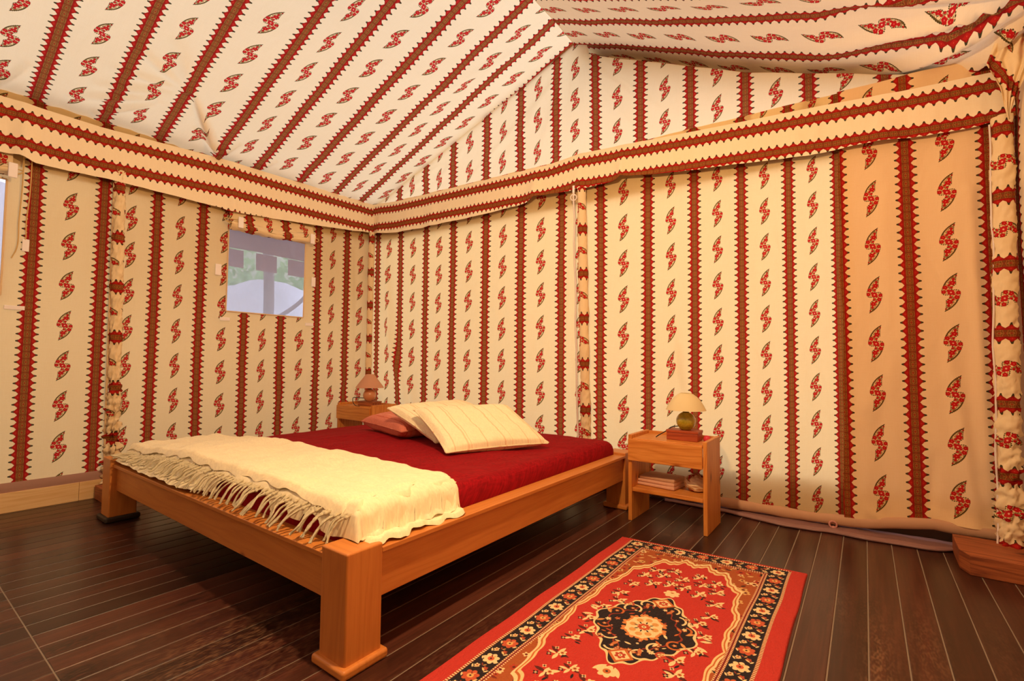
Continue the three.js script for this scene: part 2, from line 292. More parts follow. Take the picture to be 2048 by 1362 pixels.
// back wall: two cloths lapped at x = -0.11
const stripesBack = piecewise([[-4.94, -1], [-4.58, 0], [-4.214, 1], [-3.824, 2], [-3.45, 3], [-3.028, 4], [-2.609, 5], [-2.179, 6], [-1.81, 7], [-1.394, 8], [-1.038, 9], [-0.709, 10], [-0.407, 11], [-0.125, 12], [0.226, 13], [0.604, 14], [0.98, 15]]);
const vBack = vFrom([[-4.6, 1.15, 0.302], [-3.6, 1.057, 0.302], [-2.35, 1.068, 0.302], [-2.0, 1.068, 0.302], [-1.62, 0.971, 0.302], [-0.87, 1.095, 0.272], [-0.56, 1.116, 0.258], [-0.25, 1.154, 0.247]]);
const vBackLap = vFrom([[0.0, 1.19, 0.312], [0.42, 1.188, 0.303]]);
const foldsBack = [[-4.5, 2.45, -4.2, 0.6, 0.05, 0.03], [-4.45, 1.6, -4.05, 0.5, 0.05, 0.028], [-4.1, 1.0, -3.9, 0.4, 0.05, 0.02], [-3.7, 1.0, -3.55, 0.4, 0.06, 0.016], [-2.05, 2.4, -2.35, 1.2, 0.03, 0.012], [-2.04, 2.4, -2.15, 0.9, 0.025, 0.012], [-2.08, 2.3, -2.08, 0.5, 0.035, 0.016], [-1.2, 1.3, -1.12, 0.65, 0.03, 0.025], [-1.16, 1.1, -1.25, 0.5, 0.04, 0.02], [-1.35, 2.45, -1.42, 0.4, 0.06, 0.01]];
const foldsLap = [[0.1, 2.3, 0.15, 0.3, 0.05, 0.012], [0.4, 1.2, 0.5, 0.15, 0.035, 0.02], [0.52, 2.1, 0.56, 0.3, 0.03, 0.022], [0.3, 0.16, 0.55, 0.11, 0.025, 0.03], [0.0, 0.15, 0.1, 0.07, 0.025, 0.016], [0.33, 0.5, 0.3, 0.2, 0.025, -0.018], [-0.02, 0.7, 0.1, 1.0, 0.06, 0.012], [0.25, 1.8, 0.2, 1.1, 0.05, 0.014]];
const hemLine = heldwise([[-4.7, 0.05], [-0.8, 0.053], [-0.3, 0.047], [-0.02, 0.06], [0.13, 0.088], [0.31, 0.115], [0.48, 0.106], [0.7, 0.103]]);
const drapeBack = (x, y) => folds(foldsBack, x, y) + 0.010 * noise2(x * 2 + 40, y * 0.35) + 0.004 * noise2(x * 6 + 70, y * 0.8) + 0.05 * smooth(0.9, 0.0, y) * smooth(-1.5, -0.9, x) * 0.4;
const wallBack = structure('wall_back', sheet(190, 74, (a, b) => { const x = lerp(XL - 0.02, -0.06, a), y = lerp(hemLine(x) + 0.02, 2.88, b); return [x, y, zBack(x) + drapeBack(x, y), stripesBack(x), vBack(x, y)]; }), M.wall);
part('wall_cloth', sheet(60, 90, (a, b) => { const x = lerp(-0.115 + 0.012 * noise2(b * 4, 3), XR + 0.02, a), y = lerp(hemLine(x) + 0.02, 2.88, b); return [x, y, zBack(x) + 0.02 + drapeBack(-0.06, y) * smooth(0.3, -0.1, x) + folds(foldsLap, x, y) + 0.012 * noise2(x * 3, y * 0.6 + 8) * smooth(-0.1, 0.1, x), stripesBack(x - 0.022 * (1 - y / 2.4)), vBackLap(x, y)]; }), M.lap, wallBack, 'second wall cloth lapped over the first at the right end');
{
  M.hem = std({ color: '#c49a7c', roughness: 0.85, bumpMap: repeated(weaveBump, 1, 1), bumpScale: 0.006 });
  const hemY = hemLine;
  part('hem_tube', sheet(120, 14, (a, b) => { const x = lerp(XL, XR, a), t = b * 2 * Math.PI, r = 0.034 + 0.004 * noise2(x * 5, 2); return [x, hemY(x) + Math.cos(t) * r * 1.0, zBack(x) + 0.03 + Math.sin(t) * r * 0.7, x, b * 0.2]; }), M.hem, wallBack, 'brown rolled hem along the foot of the wall cloth');
  part('hem_gap_blocker', sheet(60, 2, (a, b) => { const x = lerp(XL, XR + 0.1, a); return [x, lerp(-0.01, 0.3, b), zBack(x) - 0.06, x, b]; }), M.outer, wallBack, 'dark strip added behind the hem to block light from outside');  // dark sheet added to close the bright gap under the hem
  const eyelet = mergeGeometries([moved(new THREE.TorusGeometry(0.02, 0.006, 8, 20), -0.182, 0.026, -3.772), moved(new THREE.SphereGeometry(0.013, 10, 8), -0.180, 0.006, -3.768)]);
  part('hem_tie', eyelet, std({ color: '#c98d86', roughness: 0.6 }), wallBack, 'small pink tie loop under the hem');
}
// gable above the back wall
const stripesGable = piecewise([[-4.26, 1], [-3.858, 2], [-3.47, 3], [-3.036, 4], [-2.635, 5], [-2.246, 6], [-1.862, 7], [-1.462, 8], [-1.065, 9], [-0.676, 10], [-0.279, 11], [0.14, 12], [0.5, 13]]);
const vGable = vFrom([[-2.82, 3.012, 0.303], [-2.43, 3.015, 0.307], [-2.06, 3.134, 0.282], [-1.65, 3.018, 0.293], [-1.26, 2.996, 0.275]]);
const roofLine = piecewise([[XL, EAVE_Y + 0.01], [-2.07, RIDGE_Y], [-1.8, 3.82], [-1.378, 3.625], [-0.81, 3.36], [-0.326, 3.16], [0.09, 3.0], [0.452, 2.86], [XR + 0.03, 2.79]]);
const flapLow = piecewise([[-2.1, 3.86], [-1.91, 3.772], [-1.186, 3.445], [-0.657, 3.205], [-0.103, 3.012], [0.451, 2.828], [0.8, 2.72]]);
const foldsGable = [[-2.1, 3.85, -2.45, 2.9, 0.03, 0.018], [-2.15, 3.8, -2.85, 2.95, 0.035, 0.018], [-2.3, 3.6, -3.2, 2.95, 0.03, 0.014], [-2.05, 3.85, -2.12, 2.9, 0.03, 0.016], [-2.0, 3.85, -1.95, 2.9, 0.03, 0.012], [-1.95, 3.8, -1.3, 3.1, 0.03, 0.018], [-1.9, 3.6, -1.5, 2.95, 0.025, 0.012], [-1.2, 3.2, -0.6, 3.1, 0.03, 0.006], [-3.3, 3.3, -3.7, 2.95, 0.03, 0.012], [-3.7, 3.15, -4.2, 2.92, 0.03, 0.012], [-0.4, 3.1, 0.2, 2.95, 0.03, 0.008]];
part('gable', sheet(170, 44, (a, b) => { const x = lerp(XL + 0.01, XR, a), y = lerp(2.72, x < -1.98 ? roofLine(x) + 0.05 : lerp(roofLine(-1.98) + 0.05, flapLow(x), smooth(-1.98, -1.90, x)) * (x < -1.90 ? 1 : 0) + (x >= -1.90 ? flapLow(x) : 0), b); return [x, y, zBack(x) - 0.01 + folds(foldsGable, x, y) + 0.008 * noise2(x * 2, y + 5), stripesGable(x), vGable(x, y)]; }), M.canvas, wallBack, 'triangular gable cloth above the valance');
// added recess on the right, shaped to hold shade under the roof edge
M.opaque = fabric(0);
part('shade_recess_back', sheet(90, 4, (a, b) => { const x = lerp(-2.02, XR + 0.02, a); return [x, lerp(flapLow(x) - 0.02, roofLine(x) + 0.06, b), zBack(x) - 0.20, stripesGable(x), vGable(x, lerp(flapLow(x), roofLine(x), b))]; }), M.opaque, wallBack, 'back of the added recess that makes shade under the right roof edge');
part('shade_recess_floor', sheet(90, 3, (a, b) => { const x = lerp(-2.02, XR + 0.02, a); return [x, flapLow(x) - 0.004, zBack(x) - 0.012 - 0.20 * b, stripesGable(x), vGable(x, flapLow(x)) - b * 0.6]; }), M.opaque, wallBack);
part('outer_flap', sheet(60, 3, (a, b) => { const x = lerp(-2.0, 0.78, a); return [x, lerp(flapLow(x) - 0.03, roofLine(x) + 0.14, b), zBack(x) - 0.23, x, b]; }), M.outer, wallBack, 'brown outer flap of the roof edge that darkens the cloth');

part('outer_flap', sheet(60, 3, (a, b) => { const x = lerp(-2.0, 0.78, a); return [x, roofLine(x) + 0.075, zBack(x) + 0.03 - 0.26 * b, x, b]; }), M.outer, wallBack, 'brown strip added over the roof edge to keep sky light out');  // unseen cover added to block sky light from the recess below
// right wall and the wall behind the camera
structure('wall_right', sheet(120, 40, (a, b) => { const s = lerp(-ZF, 3.9, a), y = lerp(0, 2.95, b); return [XR + 0.012 * noise2(s * 2 + 4, y * 0.4), y, -s, (-s + 0.12) / 0.37, y / 0.295]; }), M.lined);
structure('wall_front', sheet(60, 40, (a, b) => { const x = lerp(XL, XR, a), top = x < RIDGE_X ? lerp(EAVE_Y, RIDGE_Y, (x - XL) / (RIDGE_X - XL)) : lerp(RIDGE_Y, 2.79, (x - RIDGE_X) / (XR - RIDGE_X)); const y = lerp(0, top + 0.02, b); return [x, y, ZF, x / 0.37, y / 0.295]; }), M.lined);

// ceiling: the two roof slopes
const ceiling = structure('ceiling', null);
const stripesRoof = piecewise([[0.68, 0], [1.057, 1], [1.416, 2], [1.854, 3], [2.2, 4], [2.63, 5], [3.04, 6], [3.37, 7], [3.73, 8]]);
const vRoof = vFrom([[0.88, 0.778, 0.30], [1.61, 0.839, 0.312], [2.06, 0.93, 0.326], [2.49, 0.894, 0.335], [2.92, 0.892, 0.333], [3.3, 0.94, 0.325]]);
const foldsRoof = [[1.42, 0.62, 1.85, 0.05, 0.03, 0.05], [1.40, 0.64, 1.62, 0.32, 0.02, -0.03], [1.40, 0.66, 1.25, 0.95, 0.05, 0.022], [1.40, 0.62, 1.05, 0.8, 0.035, 0.018], [1.38, 0.6, 1.0, 0.55, 0.03, 0.016], [1.36, 0.55, 0.95, 0.35, 0.03, 0.018], [1.35, 0.5, 0.85, 0.15, 0.03, 0.02], [1.3, 0.4, 1.0, 0.06, 0.025, 0.02], [1.6, 0.25, 1.9, 0.1, 0.025, 0.016], [1.95, 0.25, 1.86, 0.03, 0.02, 0.02], [2.3, 0.2, 2.22, 0.02, 0.02, 0.018], [2.62, 0.2, 2.6, 0.03, 0.02, 0.016], [0.6, 0.3, 0.5, 0.03, 0.02, 0.016], [3.4, 2.6, 3.0, 1.6, 0.05, 0.012]].map((f) => f.map((v, k) => (k === 5 ? v * 1.7 : v)));
const SL = Math.hypot(RIDGE_X - XL, RIDGE_Y - EAVE_Y), nx = (RIDGE_Y - EAVE_Y) / SL, ny = -(RIDGE_X - XL) / SL; // inward normal of the left slope
part('roof_slope', sheet(430, 200, (a, b) => {
  const s = lerp(-ZF, 3.62 + 0.144 * b, a), t = lerp(-0.04, SL + 0.01, b), h = folds(foldsRoof, s, t) + 0.006 * noise2(s * 1.5, t * 2) - 0.0 + 0.008 * noise2(s * 7, 3) * smooth(0.35, 0, t);
  return [XL + (RIDGE_X - XL) * t / SL + nx * h, EAVE_Y + (RIDGE_Y - EAVE_Y) * t / SL + ny * h + 0, -s, stripesRoof(s), vRoof(s, t)];
}), M.canvas, ceiling, 'left roof slope of striped canvas');
// the right slope sags between ridge and eave; near the back corner its lower edge is drawn up and forward
part('roof_slope', sheet(200, 90, (a, b) => {
  const s = lerp(-ZF, 3.97 + 0.14 * b, a), t = b, x = lerp(RIDGE_X, XR + 0.04, t), wallY = roofLine(x);
  const back = smooth(3.80, 3.2, s), straight = lerp(RIDGE_Y, 2.9, t), y0 = lerp(wallY, straight, back);
  const sag = 0.15 * Math.sin(Math.PI * t) * smooth(3.72, 2.7, s);
  const du = (1 - t) * 2.8 + 0.02, ds = s - 3.36, far = Math.hypot(du, ds), ang = Math.atan2(ds, du); // pleats run out from the corner tie
  const gather = 0.034 * (Math.sin(ang * 15) + 0.5 * Math.sin(ang * 31 + 1)) * smooth(0, 0.3, far) * smooth(1.25, 0.35, far) + 0.008 * noise2(s * 2, t * 6 + 20);
  return [x, y0 - sag + gather, -s, (s - 3.39 + heldwise([[0.66, 0], [0.88, 0.14], [1, 0.42]])(t)) / 0.36 + 8, t * SL / 0.30 + 0.2];
}), M.roofRight, ceiling, 'right roof slope of striped canvas sagging inwards');

// valances, and outside them the eave flaps that darken the cloth just below
const eaveLow = heldwise([[-3.4, 2.36], [0.78, 2.372], [1.9, 2.362], [2.785, 2.40], [3.6, 2.47]]);
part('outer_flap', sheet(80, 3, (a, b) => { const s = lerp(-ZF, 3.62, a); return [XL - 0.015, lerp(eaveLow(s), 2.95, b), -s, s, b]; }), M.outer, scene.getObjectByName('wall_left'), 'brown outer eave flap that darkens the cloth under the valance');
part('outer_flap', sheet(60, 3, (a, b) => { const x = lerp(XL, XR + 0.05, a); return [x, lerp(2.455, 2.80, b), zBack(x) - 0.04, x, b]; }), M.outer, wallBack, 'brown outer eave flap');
const valTopL = heldwise([[-3.4, 2.80], [0.5, 2.80], [1.05, 2.80], [1.9, 2.855], [3.58, 2.885]]), valBotL = heldwise([[-3.4, 2.42], [0.52, 2.412], [0.6, 2.418], [0.68, 2.39], [1.05, 2.405], [1.9, 2.40], [1.95, 2.385], [2.6, 2.44], [3.2, 2.5], [3.58, 2.545]]);
structure('trim_1', sheet(330, 14, (a, b) => {
  const s = lerp(-ZF, 3.555, a), y = lerp(valBotL(s), valTopL(s), b);
  let h = 0.07 - 0.035 * b + 0.012 * noise2(s * 2.4, 30) * (1 - b) + 0.006 * noise2(s * 9, 31) * (1 - b);
  for (const [p, k] of [[0.63, 0.045], [1.99, 0.03], [1.3, 0.014], [2.7, 0.016], [3.35, 0.016]]) h += k * Math.exp(-(((s - p) / 0.05) ** 2)) * (1 - b * 0.7);
  return [XL + h + 0.01, y, -s, s / 0.295, (y - valTopL(s) + 0.40) / 0.40];
}), M.valance).userData.label = 'striped valance along the top of the left wall';
const valTopB = heldwise([[XL, 2.89], [-4.24, 2.86], [-3.1, 2.858], [-2.3, 2.855], [-1.98, 2.885], [-1.46, 2.862], [-0.99, 2.837], [-0.185, 2.802], [0.212, 2.775], [0.7, 2.76]]);
const valBotB = heldwise([[XL, 2.55], [-4.58, 2.53], [-4.23, 2.488], [-3.7, 2.486], [-3.1, 2.496], [-2.514, 2.528], [-2.44, 2.545], [-2.407, 2.571], [-1.977, 2.556], [-1.62, 2.57], [-1.59, 2.59], [-1.3, 2.55], [-0.994, 2.52], [-0.715, 2.5], [-0.277, 2.465], [-0.052, 2.472], [0.106, 2.467], [0.327, 2.45], [0.554, 2.447], [0.7, 2.47]]);
structure('trim_2', sheet(330, 14, (a, b) => {
  const x = lerp(XL + 0.05, XR - 0.005, a), y = lerp(valBotB(x), valTopB(x), b);
  let h = 0.06 - 0.035 * b + 0.012 * noise2(x * 2.4, 50) * (1 - b) + 0.006 * noise2(x * 9, 51) * (1 - b);
  for (const [p, k] of [[-2.43, 0.035], [-1.98, 0.02], [-1.59, 0.03], [-4.5, 0.02], [0.13, 0.02], [-3.7, 0.012]]) h += k * Math.exp(-(((x - p) / 0.05) ** 2)) * (1 - b * 0.7);
  return [x, y, zBack(x) + h + 0.01, x / 0.295, (y - valTopB(x) + 0.385) / 0.40];
}), M.valance).userData.label = 'striped valance along the top of the back wall';

// ------------------------------------------------------------------ window in the left wall
M.pane = new THREE.MeshPhysicalMaterial({ color: '#ece9f6', roughness: 0.6, transmission: 0.94, thickness: 0, ior: 1.4, side: THREE.DoubleSide, bumpMap: repeated(weaveBump, 1, 1), bumpScale: 0.01 });
function windowIn(n, s0, s1, y0, y1) {
  const w = structure('window_' + n, null);
  part('pane', sheet(26, 24, (a, b) => { const s = lerp(s0 - 0.01, s1 + 0.01, a), y = lerp(y0 - 0.01, y1 + 0.02, b); return [XL - 0.012 + 0.008 * noise2(s * 4, y * 4), y, -s, s, y]; }), M.pane, w, 'hazy clear plastic pane');
  const edge = [[s0, y0, s1, y0], [s0, y1, s1, y1], [s0, y0, s0, y1], [s1, y0, s1, y1]].map(([a, b, c, d]) => tube([[XL + 0.004, b, -a], [XL + 0.006, (b + d) / 2, -(a + c) / 2], [XL + 0.004, d, -c]], 0.006, 16, 8));
  part('window_binding', mergeGeometries(edge), std({ color: '#e4c9a2', roughness: 0.9 }), w);
}
windowIn(1, ...HOLES[0]); windowIn(2, ...HOLES[1]);
function rolledFlap(s0, s1, y, drop, label, hooks) {
  const o = thing('window_flap', label, 'window flap', [XL, y, -(s0 + s1) / 2]);
  const mid = (s0 + s1) / 2, L = s1 - s0;
  part('roll', sheet(70, 18, (a, b) => {
    const s = lerp(s0, s1, a), t = b * Math.PI * 2, sagg = drop * Math.sin(Math.PI * a), r = 0.042 + 0.008 * noise2(s * 8, t * 1.2) + 0.006 * Math.sin(t * 3 + 4 * s);
    const tilt = lerp(-0.02, 0.02, a);
    return [0.055 + Math.cos(t) * r * 0.9, -sagg + tilt + Math.sin(t) * r, -(s - mid), stripesLeft(s), b * 0.9 + 0.2];
  }), M.lined, o);
  part('upper_cloth', sheet(50, 8, (a, b) => { const s = lerp(s0, s1, a); return [0.03 + 0.03 * (1 - b) + 0.008 * noise2(s * 7, b * 3), lerp(0.0, 0.14, b) - drop * Math.sin(Math.PI * a) * (1 - b), -(s - mid), stripesLeft(s), lerp(0.15, 0.63, b)]; }), M.lined, o);
  for (const s of hooks) {
    part('strap', moved(new RoundedBoxGeometry(0.012, 0.1, 0.045, 2, 0.005), 0.105, -0.0, -(s - mid)), M.tab, o, 'white strap holding the rolled flap');
  }
  for (const sg of [-1, 1]) part('tie_cord', tube([[0.05, 0.02, -sg * L * 0.36], [0.09, 0.0, -sg * L * 0.45], [0.08, -0.012, -sg * (L / 2 + 0.02)], [0.06, 0.02, -sg * (L / 2 + 0.05)], [0.05, 0.03, -sg * L * 0.42]], 0.0045, 30, 6), M.tie, o);
}
rolledFlap(1.97, 2.80, 2.30, 0.028, 'rolled cream cloth flap tied up above the middle window of the left wall', [2.045, 2.755]);
rolledFlap(-0.3, 0.585, 2.30, 0.02, 'rolled cloth flap tied above the window cut off by the left picture edge', [0.2, 0.58]);

// ------------------------------------------------------------------ poles in printed sleeves
M.cordWhite = std({ color: '#e8dfe0', roughness: 0.6 });
function pole(label, group, base, top, r, phase, { rough = 0.006, cord, ring, foot } = {}) {
  const o = thing('tent_pole', label, 'tent pole', base, 0, group), dir = new THREE.Vector3(top[0] - base[0], top[1] - base[1], top[2] - base[2]), H = dir.length();
  part('sleeve', sheet(28, 150, (a, b) => {
    const t = a * 2 * Math.PI, y = b, cr = rough * (0.5 + 1.6 * smooth(0.45, 0.0, b));
    const rr = r * (1 + 0.12 * noise2(b * 9, 60 + phase)) + cr * (noise3(Math.cos(t) * 1.4, b * H * 16, Math.sin(t) * 1.4 + phase) + 0.8 * noise3(Math.cos(t) * 2, b * H * 34, Math.sin(t) * 2));
    return [dir.x * y + Math.cos(t) * rr, dir.y * y, dir.z * y + Math.sin(t) * rr, b * H / 0.385 + phase, a * 2 * Math.PI * r / 0.295 + 0.2];
  }), M.lined, o, 'printed cloth sleeve gathered round the pole');
  if (cord) { const p = []; for (let k = 0; k <= 24; k++) { const t = k / 24; p.push([dir.x * t + cord[0] + 0.006 * noise2(t * 7, phase), dir.y * t * 0.985, dir.z * t + cord[1] + 0.006 * noise2(t * 5, phase + 3)]); } part('edge_cord', tube(p, cord[2] ?? 0.006, 90, 6), M.cordWhite, o, 'white cord down the edge of the sleeve'); }
  if (ring) { part('ring', moved(new THREE.TorusGeometry(0.026, 0.006, 8, 24), dir.x + ring[0], dir.y + ring[1], dir.z + ring[2], 0, 0.4), M.cordWhite, o, 'white plastic ring'); part('ring_strap', moved(new RoundedBoxGeometry(0.02, 0.09, 0.008, 2, 0.003), dir.x + ring[0], dir.y + ring[1] + 0.06, dir.z + ring[2]), M.tab, o); }
  return o;
}
pole('slim pole in a crinkled printed sleeve against the left wall behind the bed foot', 'sleeved tent poles', [XL + 0.045, 0.11, -1.20], [XL + 0.045, 2.5, -1.165], 0.036, 0.15, { rough: 0.017 });
pole('slim pole in a printed sleeve in the far corner behind the small lamp', 'sleeved tent poles', [XL + 0.085, 0.0, -3.5], [XL + 0.075, 2.54, -3.515], 0.034, 0.62, { rough: 0.003 });
pole('pole in a pale printed sleeve with white cord at the middle of the back wall', 'sleeved tent poles', [-1.895, 0.0, -3.675], [-1.955, 2.56, -3.672], 0.04, 0.3, { rough: 0.005, cord: [-0.052, 0.045, 0.008], ring: [-0.055, -0.08, 0.045] });
pole('thick gathered sleeve pole standing on the wooden block at the right edge', 'sleeved tent poles', [0.612, 0.1, -3.70], [0.655, 2.47, -3.80], 0.05, 0.05, { rough: 0.01, cord: [-0.05, 0.02, 0.005] });
{
  const b1 = thing('wooden_block', 'heavy brown timber block under the pole at the right edge of the floor', 'wooden block', [0.72, 0, -3.575]);
  const s = new THREE.Shape(); s.moveTo(-0.305, -0.2); s.lineTo(0.3, -0.2); s.lineTo(0.3, 0.16); s.lineTo(-0.33, 0.16); s.lineTo(-0.335, -0.12); s.closePath();
  const g = new THREE.ExtrudeGeometry(s, { depth: 0.092, bevelEnabled: true, bevelThickness: 0.004, bevelSize: 0.004, bevelSegments: 2 }); g.rotateX(-Math.PI / 2); g.scale(1, 1, 1);
  moved(g, 0, 0.004, 0); const uv = g.attributes.uv, p = g.attributes.position, n = g.attributes.normal;
  for (let i = 0; i < p.count; i++) uv.setXY(i, Math.abs(n.getX(i)) > 0.7 ? p.getZ(i) : p.getX(i), Math.abs(n.getY(i)) > 0.7 ? p.getZ(i) + 0.3 : p.getY(i) + 0.1);
  part('timber', g, M.block, b1);
  const b2 = thing('wooden_block', 'small brown block on the floor beside the far left bed post', 'wooden block', [-4.53, 0, -1.17]);
  part('timber', moved(board(0.24, 0.1, 0.13, 'x', 0.004), 0, 0.05, 0), M.block, b2);
}
// ground flap on the floor along the back wall, right of the bedside cabinet
{
  const o = thing('ground_flap', 'mauve plastic ground flap with curled edge lying under the right wall hem', 'ground flap', [-0.2, 0, -3.8]);
  const flapFront = heldwise([[-1.25, -3.70], [-0.81, -3.685], [-0.6, -3.64], [-0.44, -3.605], [-0.26, -3.63], [-0.18, -3.655], [-0.02, -3.635], [0.12, -3.65], [0.30, -3.66], [0.41, -3.74]]);
  M.flap = std({ color: '#8e6a68', roughness: 0.45, bumpMap: repeated(weaveBump, 0.7, 0.7), bumpScale: 0.006 });
  part('flap_sheet', sheet(90, 16, (a, b) => {
    const x = lerp(-1.25, 0.40, a), zf = flapFront(x), zb = zBack(x) - 0.02;
    const lip = b < 0.3 ? Math.sin(b / 0.3 * Math.PI) * 0.02 : 0, z = lerp(zf, zb, b);
    return [x + 0.2, 0.004 + lip + 0.010 * smooth(0.3, 1, b) + 0.003 * noise2(x * 6, b * 3), z + 3.8, x, b * 0.2];
  }), M.flap, o);
  { const p = []; for (let k = 0; k <= 24; k++) { const x = lerp(-1.2, 0.40, k / 24); p.push([x + 0.2, 0.010 + (k == 24 ? 0.006 : 0), flapFront(x) + 3.8]); } part('curled_edge', tube(p, 0.0075, 80, 8), M.flap, o); }
}
// gathered cloth hanging in the top right corner
{
  const o = thing('corner_drape', 'gathered striped cloth hanging in the upper right corner under the roof', 'drape', [0.62, 2.5, -3.7]);
  const edgeL = piecewise([[0, 0.69], [0.2, 0.64], [0.5, 0.577], [0.72, 0.628], [1, 0.66]]);
  part('drape_cloth', sheet(50, 70, (a, b) => { // a across, b from the top down to the tip
    const right = lerp(0.80, 0.668, smooth(0.35, 1, b)), xl = edgeL(b), fold = 0.016 * Math.sin(a * 22 + b * 4 + 2 * noise2(a * 3, b * 2)) * (1 - 0.6 * b);
    const x = lerp(xl, right, a), y = lerp(3.06, 2.405, b) + 0.03 * a * (1 - b), al = (x - 0.6) * 0.9 + (y - 2.4) * 0.44; // the print runs askew
    return [x - 0.62, y - 2.5, 0.045 + fold + 0.05 * a * (1 - b) - 0.02 * b, al / 0.19 + 0.22, ((y - 2.4) * 0.9 - (x - 0.6) * 0.44) / 0.295 + 0.15];
  }), M.lined, o);
}

// ------------------------------------------------------------------ bed
{
  const o = thing('bed', 'wide low pine bed frame with square posts at the corners', 'bed', [-2.725, 0, -2.23]);
  const at = (x, y, z) => [x + 2.725, y, z + 2.23];
  const post = (x, z, dark) => {
    const p = part('post', moved(board(0.15, 0.402, 0.15, 'y', 0.008, 3), ...at(x, 0.201, z)), M.bedWood, o);
    const s = part('post_base', moved(board(0.188, 0.034, 0.188, 'x', 0.012, 3), ...at(x, 0.017, z)), dark ? M.darkFoot : M.bedWood, p, dark ? 'blackened base moulding' : 'rounded base moulding');
  };
  post(-1.477, -1.074); post(-3.975, -1.074, true); post(-1.477, -3.385); post(-3.975, -3.385);
  part('foot_rail', moved(board(2.36, 0.15, 0.028, 'x'), ...at(-2.725, 0.271, -1.05)), M.bedWood, o);
  part('foot_ledge', moved(board(2.36, 0.02, 0.12, 'x'), ...at(-2.725, 0.356, -1.075)), M.bedWood, o);
  part('head_rail', moved(board(2.36, 0.15, 0.028, 'x'), ...at(-2.725, 0.285, -3.41)), M.bedWood, o);
  part('head_ledge', moved(board(2.36, 0.02, 0.09, 'x'), ...at(-2.725, 0.37, -3.405)), M.bedWood, o);
  for (const [x, sg] of [[-1.432, 1], [-4.02, -1]]) {
    part('side_rail', moved(board(0.028, 0.16, 2.17, 'z'), ...at(x, 0.285, -2.23)), M.bedWood, o);
    part('side_ledge', moved(board(0.088, 0.02, 2.17, 'z'), ...at(x - sg * 0.012, 0.375, -2.23)), M.bedWood, o);
  }
  part('bed_board', moved(board(2.5, 0.02, 2.24, 'z'), ...at(-2.725, 0.235, -2.24)), M.bedWood, o);
}
// mattress in a red sheet, pressed lower along its left side
const leftDip = (x) => 0.045 * smooth(-3.1, -3.9, x);
M.sheet = new THREE.MeshPhysicalMaterial({ roughness: 0.95, sheen: 0.3, sheenColor: new THREE.Color(0.5, 0.05, 0.06), sheenRoughness: 0.6,
  map: repeated(pixelTexture(512, 512, ((a, b) => (i, j) => { const u = i / 512, v = j / 512, q = 1 + 0.10 * a(u, v) + 0.08 * b(u, v) + 0.08 * (rnd() - 0.5); return [142 * q, 12 * q, 24 * q]; })(tiled(30, 60, 5), tiled(120, 12, 6))), 1.2, 1.2), bumpMap: repeated(weaveBump, 0.6, 0.6), bumpScale: 0.012, specularIntensity: 0.3 });
function softBox(w, h, d, r, nx, nz, wob) { // a padded slab, its top slightly uneven
  const g = mergeVertices(new THREE.BoxGeometry(w, h, d, nx, 8, nz)); const p = g.attributes.position, uv = [];
  for (let i = 0; i < p.count; i++) {
    let x = p.getX(i), y = p.getY(i), z = p.getZ(i);
    const cx = clamp(x, -w / 2 + r, w / 2 - r), cy = clamp(y, -h / 2 + r, h / 2 - r), cz = clamp(z, -d / 2 + r, d / 2 - r), dx = x - cx, dy = y - cy, dz = z - cz, l = Math.hypot(dx, dy, dz);
    if (l > 1e-6) { const k = r / l; x = cx + dx * k; y = cy + dy * k; z = cz + dz * k; }
    y += wob * (noise2(x * 1.7, z * 1.9) + 0.4 * noise2(x * 6, z * 6)) * smooth(-h / 2, h / 2, y);
    p.setXYZ(i, x, y, z); uv.push(x, z + y);
  }
  g.setAttribute('uv', new THREE.Float32BufferAttribute(uv, 2)); g.computeVertexNormals(); return g;
}
{
  const o = thing('mattress', 'thick mattress under a deep red sheet lying in the pine bed', 'mattress', [-2.725, 0.245, -2.235]);
  const pad = softBox(2.47, 0.235, 2.26, 0.075, 90, 80, 0.006), pp = pad.attributes.position; for (let i = 0; i < pp.count; i++) pp.setY(i, pp.getY(i) - leftDip(pp.getX(i) - 2.725) * smooth(-0.1, 0.1, pp.getY(i))); pad.computeVertexNormals();
  part('sheet_cover', moved(pad, 0, 0.1175, 0), M.sheet, o, 'deep red sheet');
}
